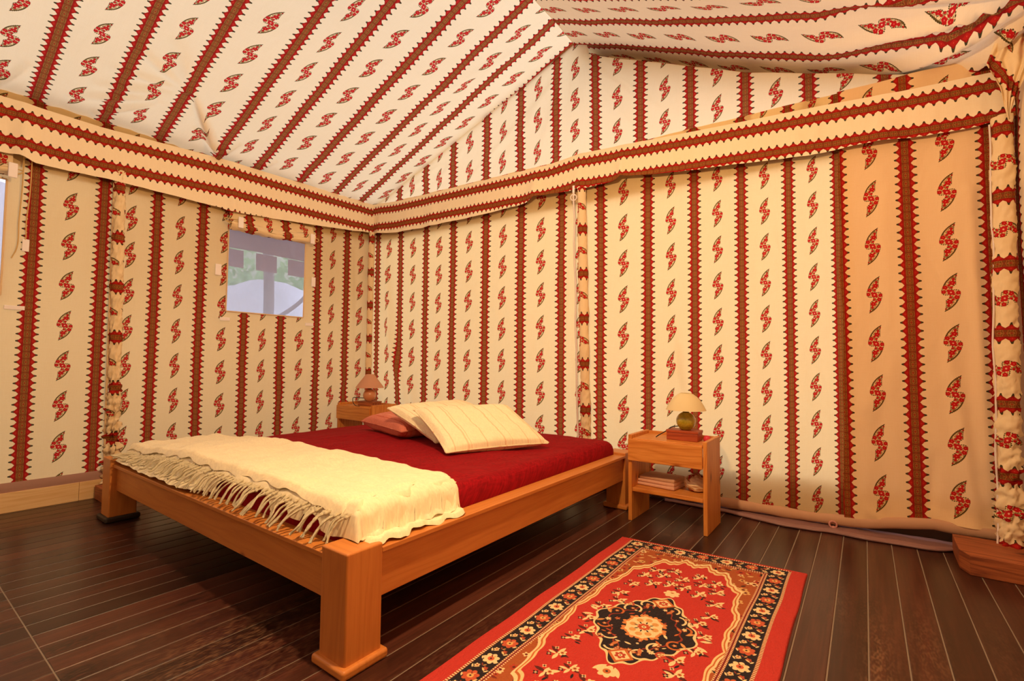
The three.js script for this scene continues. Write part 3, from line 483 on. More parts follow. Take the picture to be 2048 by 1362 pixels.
// folded fringed blanket across the foot of the bed
M.blanket = std({ roughness: 0.95, bumpMap: repeated(weaveBump, 2.2, 5), bumpScale: 0.006,
  map: repeated(pixelTexture(512, 512, ((a, b) => (i, j) => { const u = i / 512, v = j / 512, st = Math.max(0, b(0.3, v) - 0.35) * 0.10, q = 1 + 0.03 * a(u, v) + 0.05 * (rnd() - 0.5); return [250 * q, (240 - 30 * st) * q * (1 - st * 0.3), (206 - 50 * st) * q * (1 - st)]; })(tiled(40, 150, 7), tiled(1, 24, 8))), 1, 1) });
{
  const o = thing('blanket', 'cream woven blanket with knotted fringe folded across the foot of the bed', 'blanket', [-2.7, 0.4, -1.35]);
  const at = (p) => [p[0] + 2.7, p[1] - 0.4, p[2] + 1.35];
  const restY = (x, z) => { // what the cloth lies on: mattress top, its rounded edge, the ledges
    const r = 0.075, top = 0.483 - leftDip(x) + 0.006 * noise2((x + 2.725) * 1.7, (z + 2.235) * 1.9), m = Math.min(-1.49 - x, x + 3.96, -1.105 - z) + 0.022;
    return Math.max(0.388, m <= 0 ? 0 : top - r + Math.sqrt(r * r - (r - Math.min(m, r)) ** 2));
  };
  const zBackEdge = heldwise([[-4.02, -1.62], [-3.75, -1.72], [-3.0, -1.70], [-2.2, -1.70], [-1.6, -1.69], [-1.44, -1.60]]);
  const layer = (x0, x1, front, back, lift, thick, seed, nx = 120, nz = 40) => {
    const top = [], fn = (sgn) => (a, b) => {
      const z01 = b, xe0 = x0 + 0.012 * noise2(b * 4, seed), xe1 = x1 + 0.02 * noise2(b * 5, seed + 2), x = lerp(xe0, xe1, a), z = lerp(front(x) + 0.008 * noise2(x * 5, seed), back(x) + 0.008 * noise2(x * 4, seed + 5), z01);
      const edge = Math.min(a * (x1 - x0), (1 - a) * (x1 - x0), b * 0.6, (1 - b) * 0.6), rd = thick * Math.sqrt(clamp(1 - (1 - clamp(edge / thick)) ** 2));
      const w = 0.007 * noise2(x * 3.1 + seed, z * 4) + 0.004 * noise2(x * 9, z * 7 + seed) + 0.006 * noise2(x * 1.3, z * 13 + seed);
      return [...at([x, restY(x, z) + lift + w + (sgn > 0 ? rd : 0) + 0.004, z]), x, z];
    };
    return mergeGeometries([sheet(nx, nz, fn(1), true), sheet(nx, nz, fn(-1), false)]);
  };
  // bottom layer reaches out over the foot ledge on the left
  for (const [xe, lift, sd] of [[-1.418, 0.0, 21], [-1.452, 0.014, 23]]) part('fold', layer(-2.1, xe, heldwise([[-2.1, -1.2], [-1.45, -1.10]]), heldwise([[-2.1, -1.66], [-1.45, -1.62]]), lift, 0.017, sd, 70), M.blanket, o);
  part('lower_layer', layer(-4.03, -2.45, heldwise([[-4.03, -1.02], [-3.0, -1.012], [-2.75, -1.03], [-2.45, -1.14]]), zBackEdge, 0.0, 0.010, 3), M.blanket, o);
  part('middle_layer', layer(-4.0, -1.452, heldwise([[-4.0, -1.09], [-2.6, -1.10], [-1.43, -1.075]]), zBackEdge, 0.010, 0.011, 5), M.blanket, o);
  part('fold', layer(-2.3, -1.515, heldwise([[-2.3, -1.16], [-1.445, -1.095]]), heldwise([[-2.3, -1.69], [-1.445, -1.64]]), 0.021, 0.012, 9, 70), M.blanket, o);
  part('upper_layer', layer(-3.96, -1.565, heldwise([[-3.96, -1.105], [-2.4, -1.108], [-1.9, -1.105], [-1.55, -1.085]]), (x) => zBackEdge(x) + 0.005, 0.030, 0.012, 14), M.blanket, o);
  // the fringe: knotted tassels off the front edge, some crossing
  const r = seeded(91);
  for (let k = 0; k < 84; k++) {
    const x = lerp(-3.93, -1.5, (k + 0.5) / 84) + (r() - 0.5) * 0.014, left = smooth(-2.6, -2.95, x), z0 = lerp(-1.096, -1.104, r()), lean = -0.02 + (r() - 0.6) * 0.06, len = 0.075 + r() * 0.045;
    const yA = restY(x, z0) + 0.03, zE = z0 + len, pts = [[x, yA, z0 - 0.03], [x + lean * 0.3, yA - 0.012, z0 + len * 0.25]];
    for (const t of [0.55, 0.8, 1]) { const z = z0 + len * t; pts.push([x + lean * t + (r() - 0.5) * 0.016, Math.max(restY(x, z) + 0.01 + (left > 0.5 ? 0.024 : 0), lerp(yA, 0.395, t * t)) + 0.004 * r(), z]); }
    const g = [tube(pts.map(at), 0.0042, 14, 5)];
    g.push(moved(new THREE.SphereGeometry(0.0085, 8, 6), ...at(pts[1])));
    const q = pts.map((p, n) => [p[0] + (n > 1 ? (r() - 0.5) * 0.02 : 0), p[1] + 0.003, p[2]]); g.push(tube(q.map(at), 0.0032, 12, 5));
    part('tassel', mergeGeometries(g), M.blanket, o);
  }
}
// pillows
function pillowGeometry(A, B, C, D, T, pinch = 0.06, seed = 1) { // four corners in order round the pillow
  const V = (p) => new THREE.Vector3(...p), a = V(A), b = V(B), c = V(C), d = V(D), n = b.clone().sub(a).cross(d.clone().sub(a)).normalize(); if (n.y < 0) n.negate();
  const Lu = a.distanceTo(b), Lv = a.distanceTo(d);
  const at = (u, v, sg) => {
    const p = u * 2 - 1, q = v * 2 - 1, pu = p * (1 - pinch * (1 - q * q) * Math.abs(p) ** 3), qv = q * (1 - pinch * (1 - p * p) * Math.abs(q) ** 3), U = (pu + 1) / 2, W = (qv + 1) / 2;
    const pt = a.clone().multiplyScalar((1 - U) * (1 - W)).addScaledVector(b, U * (1 - W)).addScaledVector(c, U * W).addScaledVector(d, (1 - U) * W);
    const h = T / 2 * Math.pow(Math.max(0, (1 - p ** 4) * (1 - q ** 4)), 0.42) * (1 + 0.10 * noise2(u * 3 + seed, v * 3)) + 0.004 * noise2(u * 9 + seed, v * 9) * (1 - p ** 4) * (1 - q ** 4);
    pt.addScaledVector(n, sg * h); return [pt.x, pt.y, pt.z, u * Lu, v * Lv];
  };
  return { top: mergeGeometries([sheet(48, 40, (u, v) => at(u, v, 1)), sheet(48, 40, (u, v) => at(u, v, -1), true)]), rim: (r) => { const pts = []; for (let k = 0; k < 64; k++) { const t = k / 16, f = t % 1, s = Math.floor(t); const [u, v] = [[f, 0], [1, f], [1 - f, 1], [0, 1 - f]][s]; pts.push(at(u, v, 0).slice(0, 3)); } return new THREE.TubeGeometry(new THREE.CatmullRomCurve3(pts.map((p) => new THREE.Vector3(...p)), true), 160, r, 6, true); } };
}
const pillowMap = (base, lines, seed) => repeated(pixelTexture(512, 256, ((a, r) => (i, j) => {
  const u = i / 512, v = j / 256; let k = 0; for (const [c, w, s] of lines) k += s * clamp(1.4 - Math.abs(u - c) / w);
  const q = 1 + 0.03 * a(u, v) + 0.05 * (r() - 0.5); return [base[0] * q * (1 - 0.05 * k), base[1] * q * (1 - 0.16 * k), base[2] * q * (1 - 0.22 * k)];
})(tiled(90, 20, seed), seeded(seed))), 2, 2);
M.pillow = std({ roughness: 0.95, map: pillowMap([250, 241, 208], [[0.12, 0.006, 1], [0.3, 0.01, 0.8], [0.34, 0.004, 1], [0.55, 0.006, 1], [0.8, 0.008, 1], [0.9, 0.004, 0.8]], 71), bumpMap: repeated(weaveBump, 3, 3), bumpScale: 0.006 });
M.pinkPillow = std({ roughness: 0.95, map: pillowMap([214, 126, 106], [[0.1, 0.01, 1.5], [0.22, 0.03, -1], [0.45, 0.012, 1.6], [0.62, 0.02, 1.2], [0.85, 0.02, -1]], 72), bumpMap: repeated(weaveBump, 3, 3), bumpScale: 0.006 });
function pillow(name, label, mat, corners, T, seed, rim) {
  const c = [0, 1, 2].map((k) => corners.reduce((s, p) => s + p[k], 0) / 4), o = thing(name, label, 'pillow', c, 0), local = corners.map((p) => p.map((v, k) => v - c[k])), g = pillowGeometry(...local, T, 0.05, seed);
  part('pillow_case', g.top, mat, o); part('piping', g.rim(rim ?? 0.005), mat, o);
  return o;
}
pillow('pillow', 'cream striped pillow in front leaning on the one behind', M.pillow, [[-2.04, 0.50, -2.13], [-1.70, 0.515, -2.75], [-2.09, 0.735, -2.80], [-2.52, 0.715, -2.30]], 0.12, 3);
pillow('pillow', 'cream striped pillow lying behind and under the front pillow', M.pillow, [[-2.28, 0.515, -2.28], [-1.95, 0.56, -2.95], [-2.60, 0.735, -2.86], [-2.86, 0.70, -2.35]], 0.12, 5);
pillow('pillow', 'pink patterned pillow half hidden under the cream pillows at the left', M.pinkPillow, [[-2.66, 0.545, -2.32], [-2.55, 0.56, -2.85], [-3.2, 0.57, -2.95], [-3.36, 0.55, -2.50]], 0.15, 7);

// ------------------------------------------------------------------ bedside cabinets
function nightstand(label, x0, x1, zf, zb, top) {
  const o = thing('nightstand', label, 'nightstand', [(x0 + x1) / 2, 0, (zf + zb) / 2], 0), w = x1 - x0, d = zf - zb;
  for (const s of [-1, 1]) part('side_panel', moved(board(0.026, top, d - 0.014, 'y', 0.004), s * (w / 2 - 0.013), top / 2, -0.007), M.pine, o);
  part('top_board', moved(board(w - 0.054, 0.02, d - 0.02, 'x', 0.003), 0, top - 0.032, -0.006), M.pine, o);
  part('drawer', moved(board(w - 0.03, 0.142, 0.02, 'x', 0.004), -0.012, top - 0.099, d / 2 - 0.010), M.pine, o);
  part('back_lip', moved(board(w - 0.054, 0.03, 0.016, 'x', 0.003), 0, top - 0.018, -d / 2 + 0.012), M.pine, o);
  part('drawer_floor', moved(board(w - 0.054, 0.012, d - 0.05, 'x', 0.002), 0, top - 0.158, -0.01), M.pine, o);
  part('shelf', moved(board(w - 0.053, 0.026, d - 0.03, 'x', 0.004), 0, 0.207, -0.006), M.pine, o);
  return o;
}
const N1 = { x0: -1.298, x1: -0.788, zf: -3.10, zb: -3.44, top: 0.57 };
nightstand('pine bedside cabinet with drawer and open shelf right of the bed', N1.x0, N1.x1, N1.zf, N1.zb, N1.top);
const N2 = { x0: -4.655, x1: -4.055, zf: -3.13, zb: -3.46, top: 0.59 };
nightstand('pine bedside cabinet in the far corner behind the pillows', N2.x0, N2.x1, N2.zf, N2.zb, N2.top);
// what stands on and in them
M.cream = new THREE.MeshPhysicalMaterial({ color: '#f8edc6', roughness: 1, transmission: 0.3, thickness: 0, specularIntensity: 0.2, side: THREE.DoubleSide });
M.peach = new THREE.MeshPhysicalMaterial({ color: '#e8b79a', roughness: 1, transmission: 0.3, thickness: 0, specularIntensity: 0.2, side: THREE.DoubleSide });
M.black = std({ color: '#17130f', roughness: 0.5 });
const glazeMap = pixelTexture(256, 128, ((a, b) => (i, j) => { const u = i / 256, v = j / 128, q = 0.5 + 0.35 * a(u, v) + 0.25 * b(u, v); return [lerp(138, 186, q), lerp(128, 164, q), lerp(26, 48, q)]; })(tiled(6, 3, 12), tiled(20, 10, 13)));
M.olive = new THREE.MeshPhysicalMaterial({ map: glazeMap, roughness: 0.25, clearcoat: 0.7, clearcoatRoughness: 0.12 });
M.peachBall = new THREE.MeshPhysicalMaterial({ color: '#d8966a', roughness: 0.35, clearcoat: 0.5, clearcoatRoughness: 0.2 });
M.redBox = std({ map: repeated(woodMap('#b6552c', '#7d2c16', 3, 81, 1), 0.5, 1), roughness: 0.45 });
function lamp(label, pos, k, ball, shadeMat, dome, turn) {
  const o = thing('table_lamp', label, 'lamp', pos, turn), R = 0.064 * k, y0 = R * 0.94;
  const prof = [[0.0, 0.001], [R * 0.52, 0.001], [R * 0.62, 0.006]]; for (let i = 2; i < 20; i++) { const t = -Math.PI / 2 + (i / 20) * Math.PI * 0.96; if (Math.sin(t) * R + y0 > 0.008) prof.push([Math.cos(t) * R, Math.sin(t) * R + y0]); } prof.push([0.018 * k, y0 + R * 0.99], [0, y0 + R]);
  part('lamp_body', lathe(prof), ball, o);
  part('socket', lathe([[0, 0], [0.021 * k, 0], [0.021 * k, 0.014], [0.014 * k, 0.018], [0.014 * k, 0.05], [0, 0.05]].map(([x, y]) => [x, y + y0 + R * 0.96])), M.black, o, 'black lamp holder');
  part('bulb', moved(new THREE.SphereGeometry(0.024 * k, 18, 14), 0, y0 + R + 0.066, 0), std({ color: '#f5efe2', roughness: 0.3 }), o);
  const yb = y0 + R + 0.012, outer = dome ? [[0.132, 0], [0.118, 0.03], [0.098, 0.062], [0.074, 0.09], [0.05, 0.108], [0.036, 0.114]] : [[0.14, 0], [0.104, 0.05], [0.066, 0.1], [0.042, 0.133]];
  const pr = outer.map(([x, y]) => [x * k, y * k + yb]); const inner = pr.slice().reverse().map(([x, y]) => [x - 0.002, y - 0.0008]);
  part('lamp_shade', lathe([...pr, ...inner, pr[0]]), shadeMat, o);
  part('shade_rim', moved(new THREE.TorusGeometry(0.037 * k, 0.0022, 6, 24), 0, yb + (dome ? 0.114 : 0.133) * k, 0, Math.PI / 2), shadeMat, o);
  return o;
}
{
  const bx = thing('wooden_box', 'small red brown wooden box under the olive lamp', 'box', [-0.972, N1.top - 0.022, -3.275], 0.0);
  part('box_body', moved(board(0.20, 0.048, 0.12, 'x', 0.004), 0, 0.024, 0), M.redBox, bx); part('lid', moved(board(0.206, 0.018, 0.126, 'x', 0.004), 0, 0.057, 0), M.redBox, bx);
  const l = lamp('table lamp with olive glazed globe base and cream dome shade right of the bed', [-0.962, N1.top + 0.044, -3.275], 0.96, M.olive, M.cream, true, 0);
  part('lamp_cord', tube([[-0.05, 0.02, 0.0], [-0.09, 0.012, 0.01], [-0.13, -0.02, 0.02], [-0.175, -0.05, 0.035], [-0.18, -0.058, 0.06]], 0.0035, 24, 6), M.black, l); 
  const bx2 = thing('wooden_box', 'dark wooden box under the peach lamp in the corner', 'box', [-4.29, N2.top - 0.022, -3.29], 0.1);
  part('box_body', moved(board(0.22, 0.034, 0.13, 'x', 0.004), 0, 0.017, 0), M.block, bx2); part('lid', moved(board(0.226, 0.014, 0.136, 'x', 0.004), 0, 0.041, 0), M.block, bx2);
  const l2 = lamp('table lamp with peach globe base and pointed peach shade in the far corner', [-4.295, N2.top + 0.026, -3.29], 1.06, M.peachBall, M.peach, false, 0);
  part('lamp_cord', tube([[-0.05, 0.03, 0.02], [-0.12, 0.03, 0.03], [-0.21, 0.03, 0.05], [-0.15, -0.01, 0.10], [-0.06, -0.044, 0.13], [0.02, -0.046, 0.14]], 0.004, 30, 6), M.black, l2);
  const pk = thing('trinket', 'tiny bright pink object on the cabinet beside the lamp box', 'trinket', [-0.835, N1.top - 0.022, -3.30]);
  part('trinket_body', lathe([[0, 0], [0.02, 0], [0.024, 0.012], [0.02, 0.028], [0.012, 0.036], [0, 0.038]], 20), std({ color: '#d83e52', roughness: 0.5 }), pk);
  const mg = thing('folded_cloth', 'flat folded pale cloth on the shelf of the right cabinet', 'cloth', [-1.135, 0.22, -3.30], -0.12);
  for (let k = 0; k < 3; k++) part('fold_layer', moved(softBox(0.27 - k * 0.008, 0.024, 0.2 - k * 0.01, 0.010, 24, 18, 0.004), 0.003 * k, 0.013 + k * 0.022, 0.002 * k), k == 2 ? M.hem : M.clothPale ?? (M.clothPale = std({ color: '#d9a990', roughness: 0.9, bumpMap: weaveBump, bumpScale: 0.003 })), mg);
  const cb = thing('cloth_bundle', 'crumpled printed cloth bundle at the right end of the cabinet shelf', 'cloth', [-0.90, 0.22, -3.30]);
  const g = mergeVertices(new THREE.SphereGeometry(1, 40, 28)), p = g.attributes.position, uv = [];
  for (let i = 0; i < p.count; i++) { const x = p.getX(i), y = p.getY(i), z = p.getZ(i), q = 1 + 0.12 * noise3(x * 2.2, y * 2.2, z * 2.2) + 0.10 * (1 - Math.abs(noise3(x * 4, y * 5, z * 4))); uv.push(Math.atan2(z, x) / 6.28 * 1.4, y * 0.5); p.setXYZ(i, x * q * 0.074, Math.max(0.001, 0.05 + y * q * 0.052), z * q * 0.075); }
  g.setAttribute('uv', new THREE.Float32BufferAttribute(uv, 2)); g.computeVertexNormals(); part('bundle', g, M.lined, cb);
}

// ------------------------------------------------------------------ rug
const rugMap = canvasTexture(1024, 2016, (g, w, h) => {
  const r = seeded(201), S = w / 0.955, F = '#c0352e', INK = '#221a22', CR = '#ecd7a6', OR = '#c46a35', mm = S / 1000;
  g.fillStyle = F; g.fillRect(0, 0, w, h);
  const rect = (m, c, me = m) => { g.fillStyle = c; g.fillRect(m * mm, me * mm, w - 2 * m * mm, h - 2 * me * mm); };
  const E = 48; // the ends carry a narrower red edge
  const guard = (m, wd) => { // checked guard line
    rect(m, CR, m - E); for (const side of [0, 1]) { g.fillStyle = '#9c2a20'; for (let y = (m - E) * mm; y < h - (m - E) * mm; y += 11 * mm) g.fillRect(side ? w - (m + wd) * mm : m * mm, y, wd * mm, 5 * mm); for (let x = m * mm; x < w - m * mm; x += 11 * mm) g.fillRect(x, side ? h - (m - E + wd) * mm : (m - E) * mm, 5 * mm, wd * mm); }
  };
  guard(66, 12); rect(78, INK, 78 - E); rect(81, '#3a2028', 81 - E); rect(82, INK, 82 - E);
  const inner = 158; guard(inner, 6); rect(inner + 7, '#7c2022', inner + 7 - E); guard(inner + 13, 7); rect(inner + 20, '#8a3c24', inner + 20 - E);
  const flower = (x, y, q, c1, c2, n = 6) => { g.fillStyle = c1; for (let k = 0; k < n; k++) { const a = k / n * 6.283 + 0.3; g.beginPath(); g.ellipse(x + Math.cos(a) * q * 0.6, y + Math.sin(a) * q * 0.6, q * 0.46, q * 0.34, a, 0, 7); g.fill(); } g.fillStyle = c2; g.beginPath(); g.arc(x, y, q * 0.4, 0, 7); g.fill(); g.fillStyle = INK; g.beginPath(); g.arc(x, y, q * 0.13, 0, 7); g.fill(); };
  const leaf = (x, y, a, l, c) => { g.save(); g.translate(x, y); g.rotate(a); g.fillStyle = c; g.beginPath(); g.moveTo(0, 0); g.quadraticCurveTo(l * 0.5, -l * 0.34, l, 0); g.quadraticCurveTo(l * 0.5, l * 0.34, 0, 0); g.fill(); g.restore(); };
  const vine = (x, y, tx, ty, k) => { // border motifs at arc step k; (tx, ty) along the border
    const nx2 = -ty, ny2 = tx, big = k % 2 === 0;
    if (big) { flower(x, y, 30 * mm, k % 4 ? '#c75c3d' : CR, k % 4 ? '#e8b26f' : '#d0603f', 7); }
    else for (const s of [-1, 1]) { flower(x + nx2 * s * 17 * mm, y + ny2 * s * 17 * mm, 11 * mm, s > 0 ? CR : '#b6503a', OR, 5); leaf(x + nx2 * s * 6 * mm, y + ny2 * s * 6 * mm, Math.atan2(ty, tx) + s * 0.9, 24 * mm, '#e0c48e'); leaf(x - nx2 * s * 26 * mm, y - ny2 * s * 26 * mm, Math.atan2(ty, tx) + s * 2.2, 17 * mm, '#a9442f'); }
    for (const s of [-1, 1]) { leaf(x + tx * 20 * mm + nx2 * s * 24 * mm, y + ty * 20 * mm + ny2 * s * 24 * mm, Math.atan2(ty, tx) + s * 2.6, 21 * mm, CR); leaf(x - tx * 22 * mm + nx2 * s * 10 * mm, y - ty * 22 * mm + ny2 * s * 10 * mm, Math.atan2(ty, tx) - s * 0.6, 17 * mm, s > 0 ? '#8e3a2c' : '#d6a669'); }
  };
  const bc = 119, top = (bc - E) * mm, bl = bc * mm;
  const nv = 30, nh = 12; for (let k = 0; k <= nv; k++) { const y = lerp(top, h - top, k / nv); vine(bl, y, 0, 1, k); vine(w - bl, y, 0, 1, k); } for (let k = 1; k < nh; k++) { const x = lerp(bl, w - bl, k / nh); vine(x, top, 1, 0, k); vine(x, h - top, 1, 0, k); }
  // field with four spandrels
  const a0 = inner + 20, fx = a0 * mm, fy = (a0 - E) * mm, fw = w - 2 * fx, fh = h - 2 * fy;
  g.save(); g.beginPath(); g.rect(fx, fy, fw, fh); g.clip();
  g.fillStyle = '#a8562c'; g.fillRect(fx, fy, fw, fh);
  for (let k = 0; k < 900; k++) { const x = fx + r() * fw, y = fy + r() * fh; if (r() < 0.5) leaf(x, y, r() * 6, 32 * mm, ['#e3c389', '#7d2b1e', '#caa05c', INK][k & 3]); else flower(x, y, (9 + r() * 14) * mm, ['#d8b070', '#b23e2a', '#e9d3a0'][k % 3], '#7c2a1e', 5); }
  const lobed = (k, c) => { // the red field: an oval with lobes
    g.beginPath(); for (let i = 0; i <= 360; i++) { const t = i / 360 * 2 * Math.PI, e = 2.5, ct = Math.cos(t), st = Math.sin(t), q = Math.pow(Math.abs(ct) ** e + Math.abs(st) ** e, -1 / e) * (1.0 - 0.06 * Math.abs(Math.sin(t * 9)) - 0.02 * Math.abs(Math.sin(t * 23))); const x = w / 2 + ct * q * (fw / 2 + 14 * mm) * k, y = h / 2 + st * q * (fh / 2 - 4 * mm) * k; i ? g.lineTo(x, y) : g.moveTo(x, y); } g.closePath(); g.fillStyle = c; g.fill();
  };
  lobed(1.0, CR); lobed(0.972, OR); lobed(0.955, '#e8cf97'); lobed(0.93, F);
  // scattered sprigs
  const sprigs = []; for (const sx of [-1, 1]) for (const sy of [-1, 1]) for (const [x, y] of [[90, 520], [165, 470], [60, 600], [185, 350], [105, 405], [195, 230], [170, 150], [210, 60], [30, 440], [140, 560]]) sprigs.push([sx * x, sy * y]);
  sprigs.push([0, 520], [0, -520]);
  for (const [x, y] of sprigs) {
    const X = w / 2 + x * mm, Y = h / 2 + y * mm; if (Math.abs(x) > 150 && Math.abs(y) > 480) continue;
    for (let k = 0; k < 4; k++) leaf(X, Y, k * 1.57 + r() * 0.9, (34 + r() * 18) * mm, k & 1 ? CR : '#5a1f1c'); flower(X + 12 * mm, Y - 8 * mm, 17 * mm, CR, OR, 5); flower(X - 26 * mm, Y + 22 * mm, 11 * mm, INK, CR, 4); flower(X - 20 * mm, Y - 26 * mm, 9 * mm, CR, INK, 4); leaf(X + 20 * mm, Y + 20 * mm, r() * 6, 28 * mm, INK); leaf(X - 4 * mm, Y + 8 * mm, r() * 6, 36 * mm, CR);
  }
  // medallion
  const poly = (rx, ry, st, c, jag = 0) => { g.beginPath(); for (let i = 0; i <= 240; i++) { const t = i / 240 * 2 * Math.PI, ct = Math.cos(t), sn = Math.sin(t), q = 1 / (Math.abs(ct) ** st + Math.abs(sn) ** st) ** (1 / st) * (1 + jag * Math.sin(t * 16)); const x = w / 2 + ct * q * rx * mm, y = h / 2 + sn * q * ry * mm; i ? g.lineTo(x, y) : g.moveTo(x, y); } g.fillStyle = c; g.fill(); };
  for (const s of [-1, 1]) { flower(w / 2, h / 2 + s * 345 * mm, 34 * mm, CR, OR, 7); for (const q of [-1, 1]) { leaf(w / 2 + q * 14 * mm, h / 2 + s * 310 * mm, s * 1.57 + q * -0.6, 60 * mm, CR); leaf(w / 2 + q * 205 * mm, h / 2 + s * 20 * mm, q > 0 ? s * 0.4 : 3.14 - s * 0.4, 46 * mm, CR); } }
  poly(205, 300, 1.25, CR, 0.03); poly(196, 290, 1.22, INK, 0.045); poly(150, 222, 1.15, '#8c3226', 0.05); poly(142, 212, 1.15, INK, 0.05);
  for (const sx of [-1, 1]) for (const sy of [-1, 1]) { // scrolls
    g.strokeStyle = CR; g.lineWidth = 9 * mm; g.lineCap = 'round';
    for (const [px, py, rr2, c] of [[92, 120, 34, CR], [138, 62, 26, OR], [52, 190, 28, CR], [120, 150, 18, '#b6503a']]) { g.strokeStyle = c; g.beginPath(); g.arc(w / 2 + sx * px * mm, h / 2 + sy * py * mm, rr2 * mm, sx > 0 ? 0.6 : 2.4, (sx > 0 ? 0.6 : 2.4) + 4.2, sx * sy < 0); g.stroke(); flower(w / 2 + sx * px * mm, h / 2 + sy * py * mm, 9 * mm, OR, CR, 5); }
    leaf(w / 2 + sx * 40 * mm, h / 2 + sy * 150 * mm, sy * 1.2 * sx + (sx < 0 ? 3.14 : 0), 44 * mm, '#c87748'); leaf(w / 2 + sx * 150 * mm, h / 2 + sy * 30 * mm, sx > 0 ? sy * 0.8 : 3.14 - sy * 0.8, 40 * mm, '#d89a5c');
  }
  for (let k = 0; k < 130; k++) { const x = (r() * 2 - 1) * 180, y = (r() * 2 - 1) * 265; const q = (Math.abs(x / 190)) ** 1.2 + (Math.abs(y / 280)) ** 1.2; if (q > 0.86 || (x / 72) ** 2 + (y / 92) ** 2 < 1) continue; if (r() < 0.45) leaf(w / 2 + x * mm, h / 2 + y * mm, r() * 6.28, (16 + r() * 22) * mm, [CR, OR, '#b04a30', '#8c3226'][k & 3]); else flower(w / 2 + x * mm, h / 2 + y * mm, (5 + r() * 8) * mm, [OR, CR, '#b04a30'][k % 3], CR, 5); }
  for (const s of [-1, 1]) { g.save(); g.translate(w / 2, h / 2 + s * 232 * mm); g.rotate(Math.PI / 4); g.fillStyle = OR; g.fillRect(-36 * mm, -36 * mm, 72 * mm, 72 * mm); g.fillStyle = CR; g.fillRect(-26 * mm, -26 * mm, 52 * mm, 52 * mm); g.restore(); flower(w / 2, h / 2 + s * 232 * mm, 20 * mm, '#b6402c', CR, 6); }
  for (let k = 0; k < 10; k++) { const t = k / 10 * 6.283; flower(w / 2 + Math.cos(t) * 62 * mm, h / 2 + Math.sin(t) * 78 * mm, 26 * mm, '#d98a4e', CR, 6); }
  g.fillStyle = CR; g.beginPath(); g.ellipse(w / 2, h / 2, 66 * mm, 84 * mm, 0, 0, 7); g.fill(); for (let k = 0; k < 8; k++) { const t = k / 8 * 6.283; g.fillStyle = '#dba25e'; g.beginPath(); g.arc(w / 2 + Math.cos(t) * 44 * mm, h / 2 + Math.sin(t) * 58 * mm, 13 * mm, 0, 7); g.fill(); leaf(w / 2 + Math.cos(t) * 22 * mm, h / 2 + Math.sin(t) * 24 * mm, t, 18 * mm, INK); }
  flower(w / 2, h / 2, 24 * mm, '#c4512f', CR, 8);
  g.restore();
  for (let i = 0; i < 90000; i++) { g.fillStyle = i & 1 ? 'rgba(0,0,0,0.10)' : 'rgba(255,220,180,0.07)'; g.fillRect(r() * w, r() * h, 2, 2); } // tufts
});
rugMap.wrapS = rugMap.wrapT = THREE.ClampToEdgeWrapping;
{
  const o = thing('rug', 'red oriental rug with a dark medallion and flowered border on the planks', 'rug', [-0.722, 0, -1.9]);
  const T = 0.009, tuft = repeated(weaveBump, 6, 12);
  const m = std({ map: rugMap, roughness: 1, bumpMap: tuft, bumpScale: 0.006 });
  const L = 0.94, corner = (u, v) => { const zf = lerp(-0.875, -0.962, u) , zn = 0.94; return [lerp(-0.474, 0.474, u) + 0.004 * noise2(v * 4, 7) * (u - 0.5) * 2, lerp(zf, zn, v)]; };
  const prof = (e) => T * Math.sqrt(clamp(1 - (1 - clamp(e / 0.006)) ** 2)); // soft rounded edge
  part('pile', sheet(120, 240, (a, b) => { const ease = (t, n) => t < 0.1 ? t * 0.006 / (0.1 * n) : t > 0.9 ? 1 - (1 - t) * 0.006 / (0.1 * n) : lerp(0.006 / n, 1 - 0.006 / n, (t - 0.1) / 0.8); const u = ease(a, 0.95), v = ease(b, 1.88), [x, z] = corner(u, v), e = Math.min(u * 0.95, (1 - u) * 0.95, v * 1.88, (1 - v) * 1.88); return [x, 0.0008 + prof(e), z, u, 1 - v]; }, true), m, o, 'woven pile with medallion pattern');
  part('backing', sheet(1, 1, (a, b) => { const [x, z] = corner(a, b); return [x, 0.0006, z, a, b]; }, true), std({ color: '#6b2a22', roughness: 1 }), o);
}

// ------------------------------------------------------------------ the tent's lamp, hung outside the frame
{
  const o = thing('pendant_lamp', 'dark metal pendant lamp with bare bulb hanging from the roof above the picture', 'lamp', [LAMP.x, LAMP.y, LAMP.z]);
  part('bulb', new THREE.SphereGeometry(0.05, 24, 18), std({ color: '#fff0d8', emissive: LAMP.color, emissiveIntensity: 8, roughness: 0.5 }), o);
  const sh = [[0.024, 0.15], [0.05, 0.146], [0.13, 0.11], [0.18, 0.05]]; part('pendant_shade', lathe([...sh, ...sh.slice().reverse().map(([x, y]) => [x - 0.003, y - 0.002]), sh[0]], 48), std({ color: '#3b322b', roughness: 0.5, side: THREE.DoubleSide }), o);
  part('lamp_holder', moved(new THREE.CylinderGeometry(0.022, 0.026, 0.11, 18), 0, 0.10, 0), M.black, o);
  part('lamp_cord', moved(new THREE.CylinderGeometry(0.004, 0.004, 0.78, 8), 0, 0.53, 0), M.black, o);
  const l = new THREE.PointLight(LAMP.color, LAMP.power, 0, 2); l.castShadow = true; l.shadow.radius = 2; l.name = 'pendant_light'; o.add(l);
}

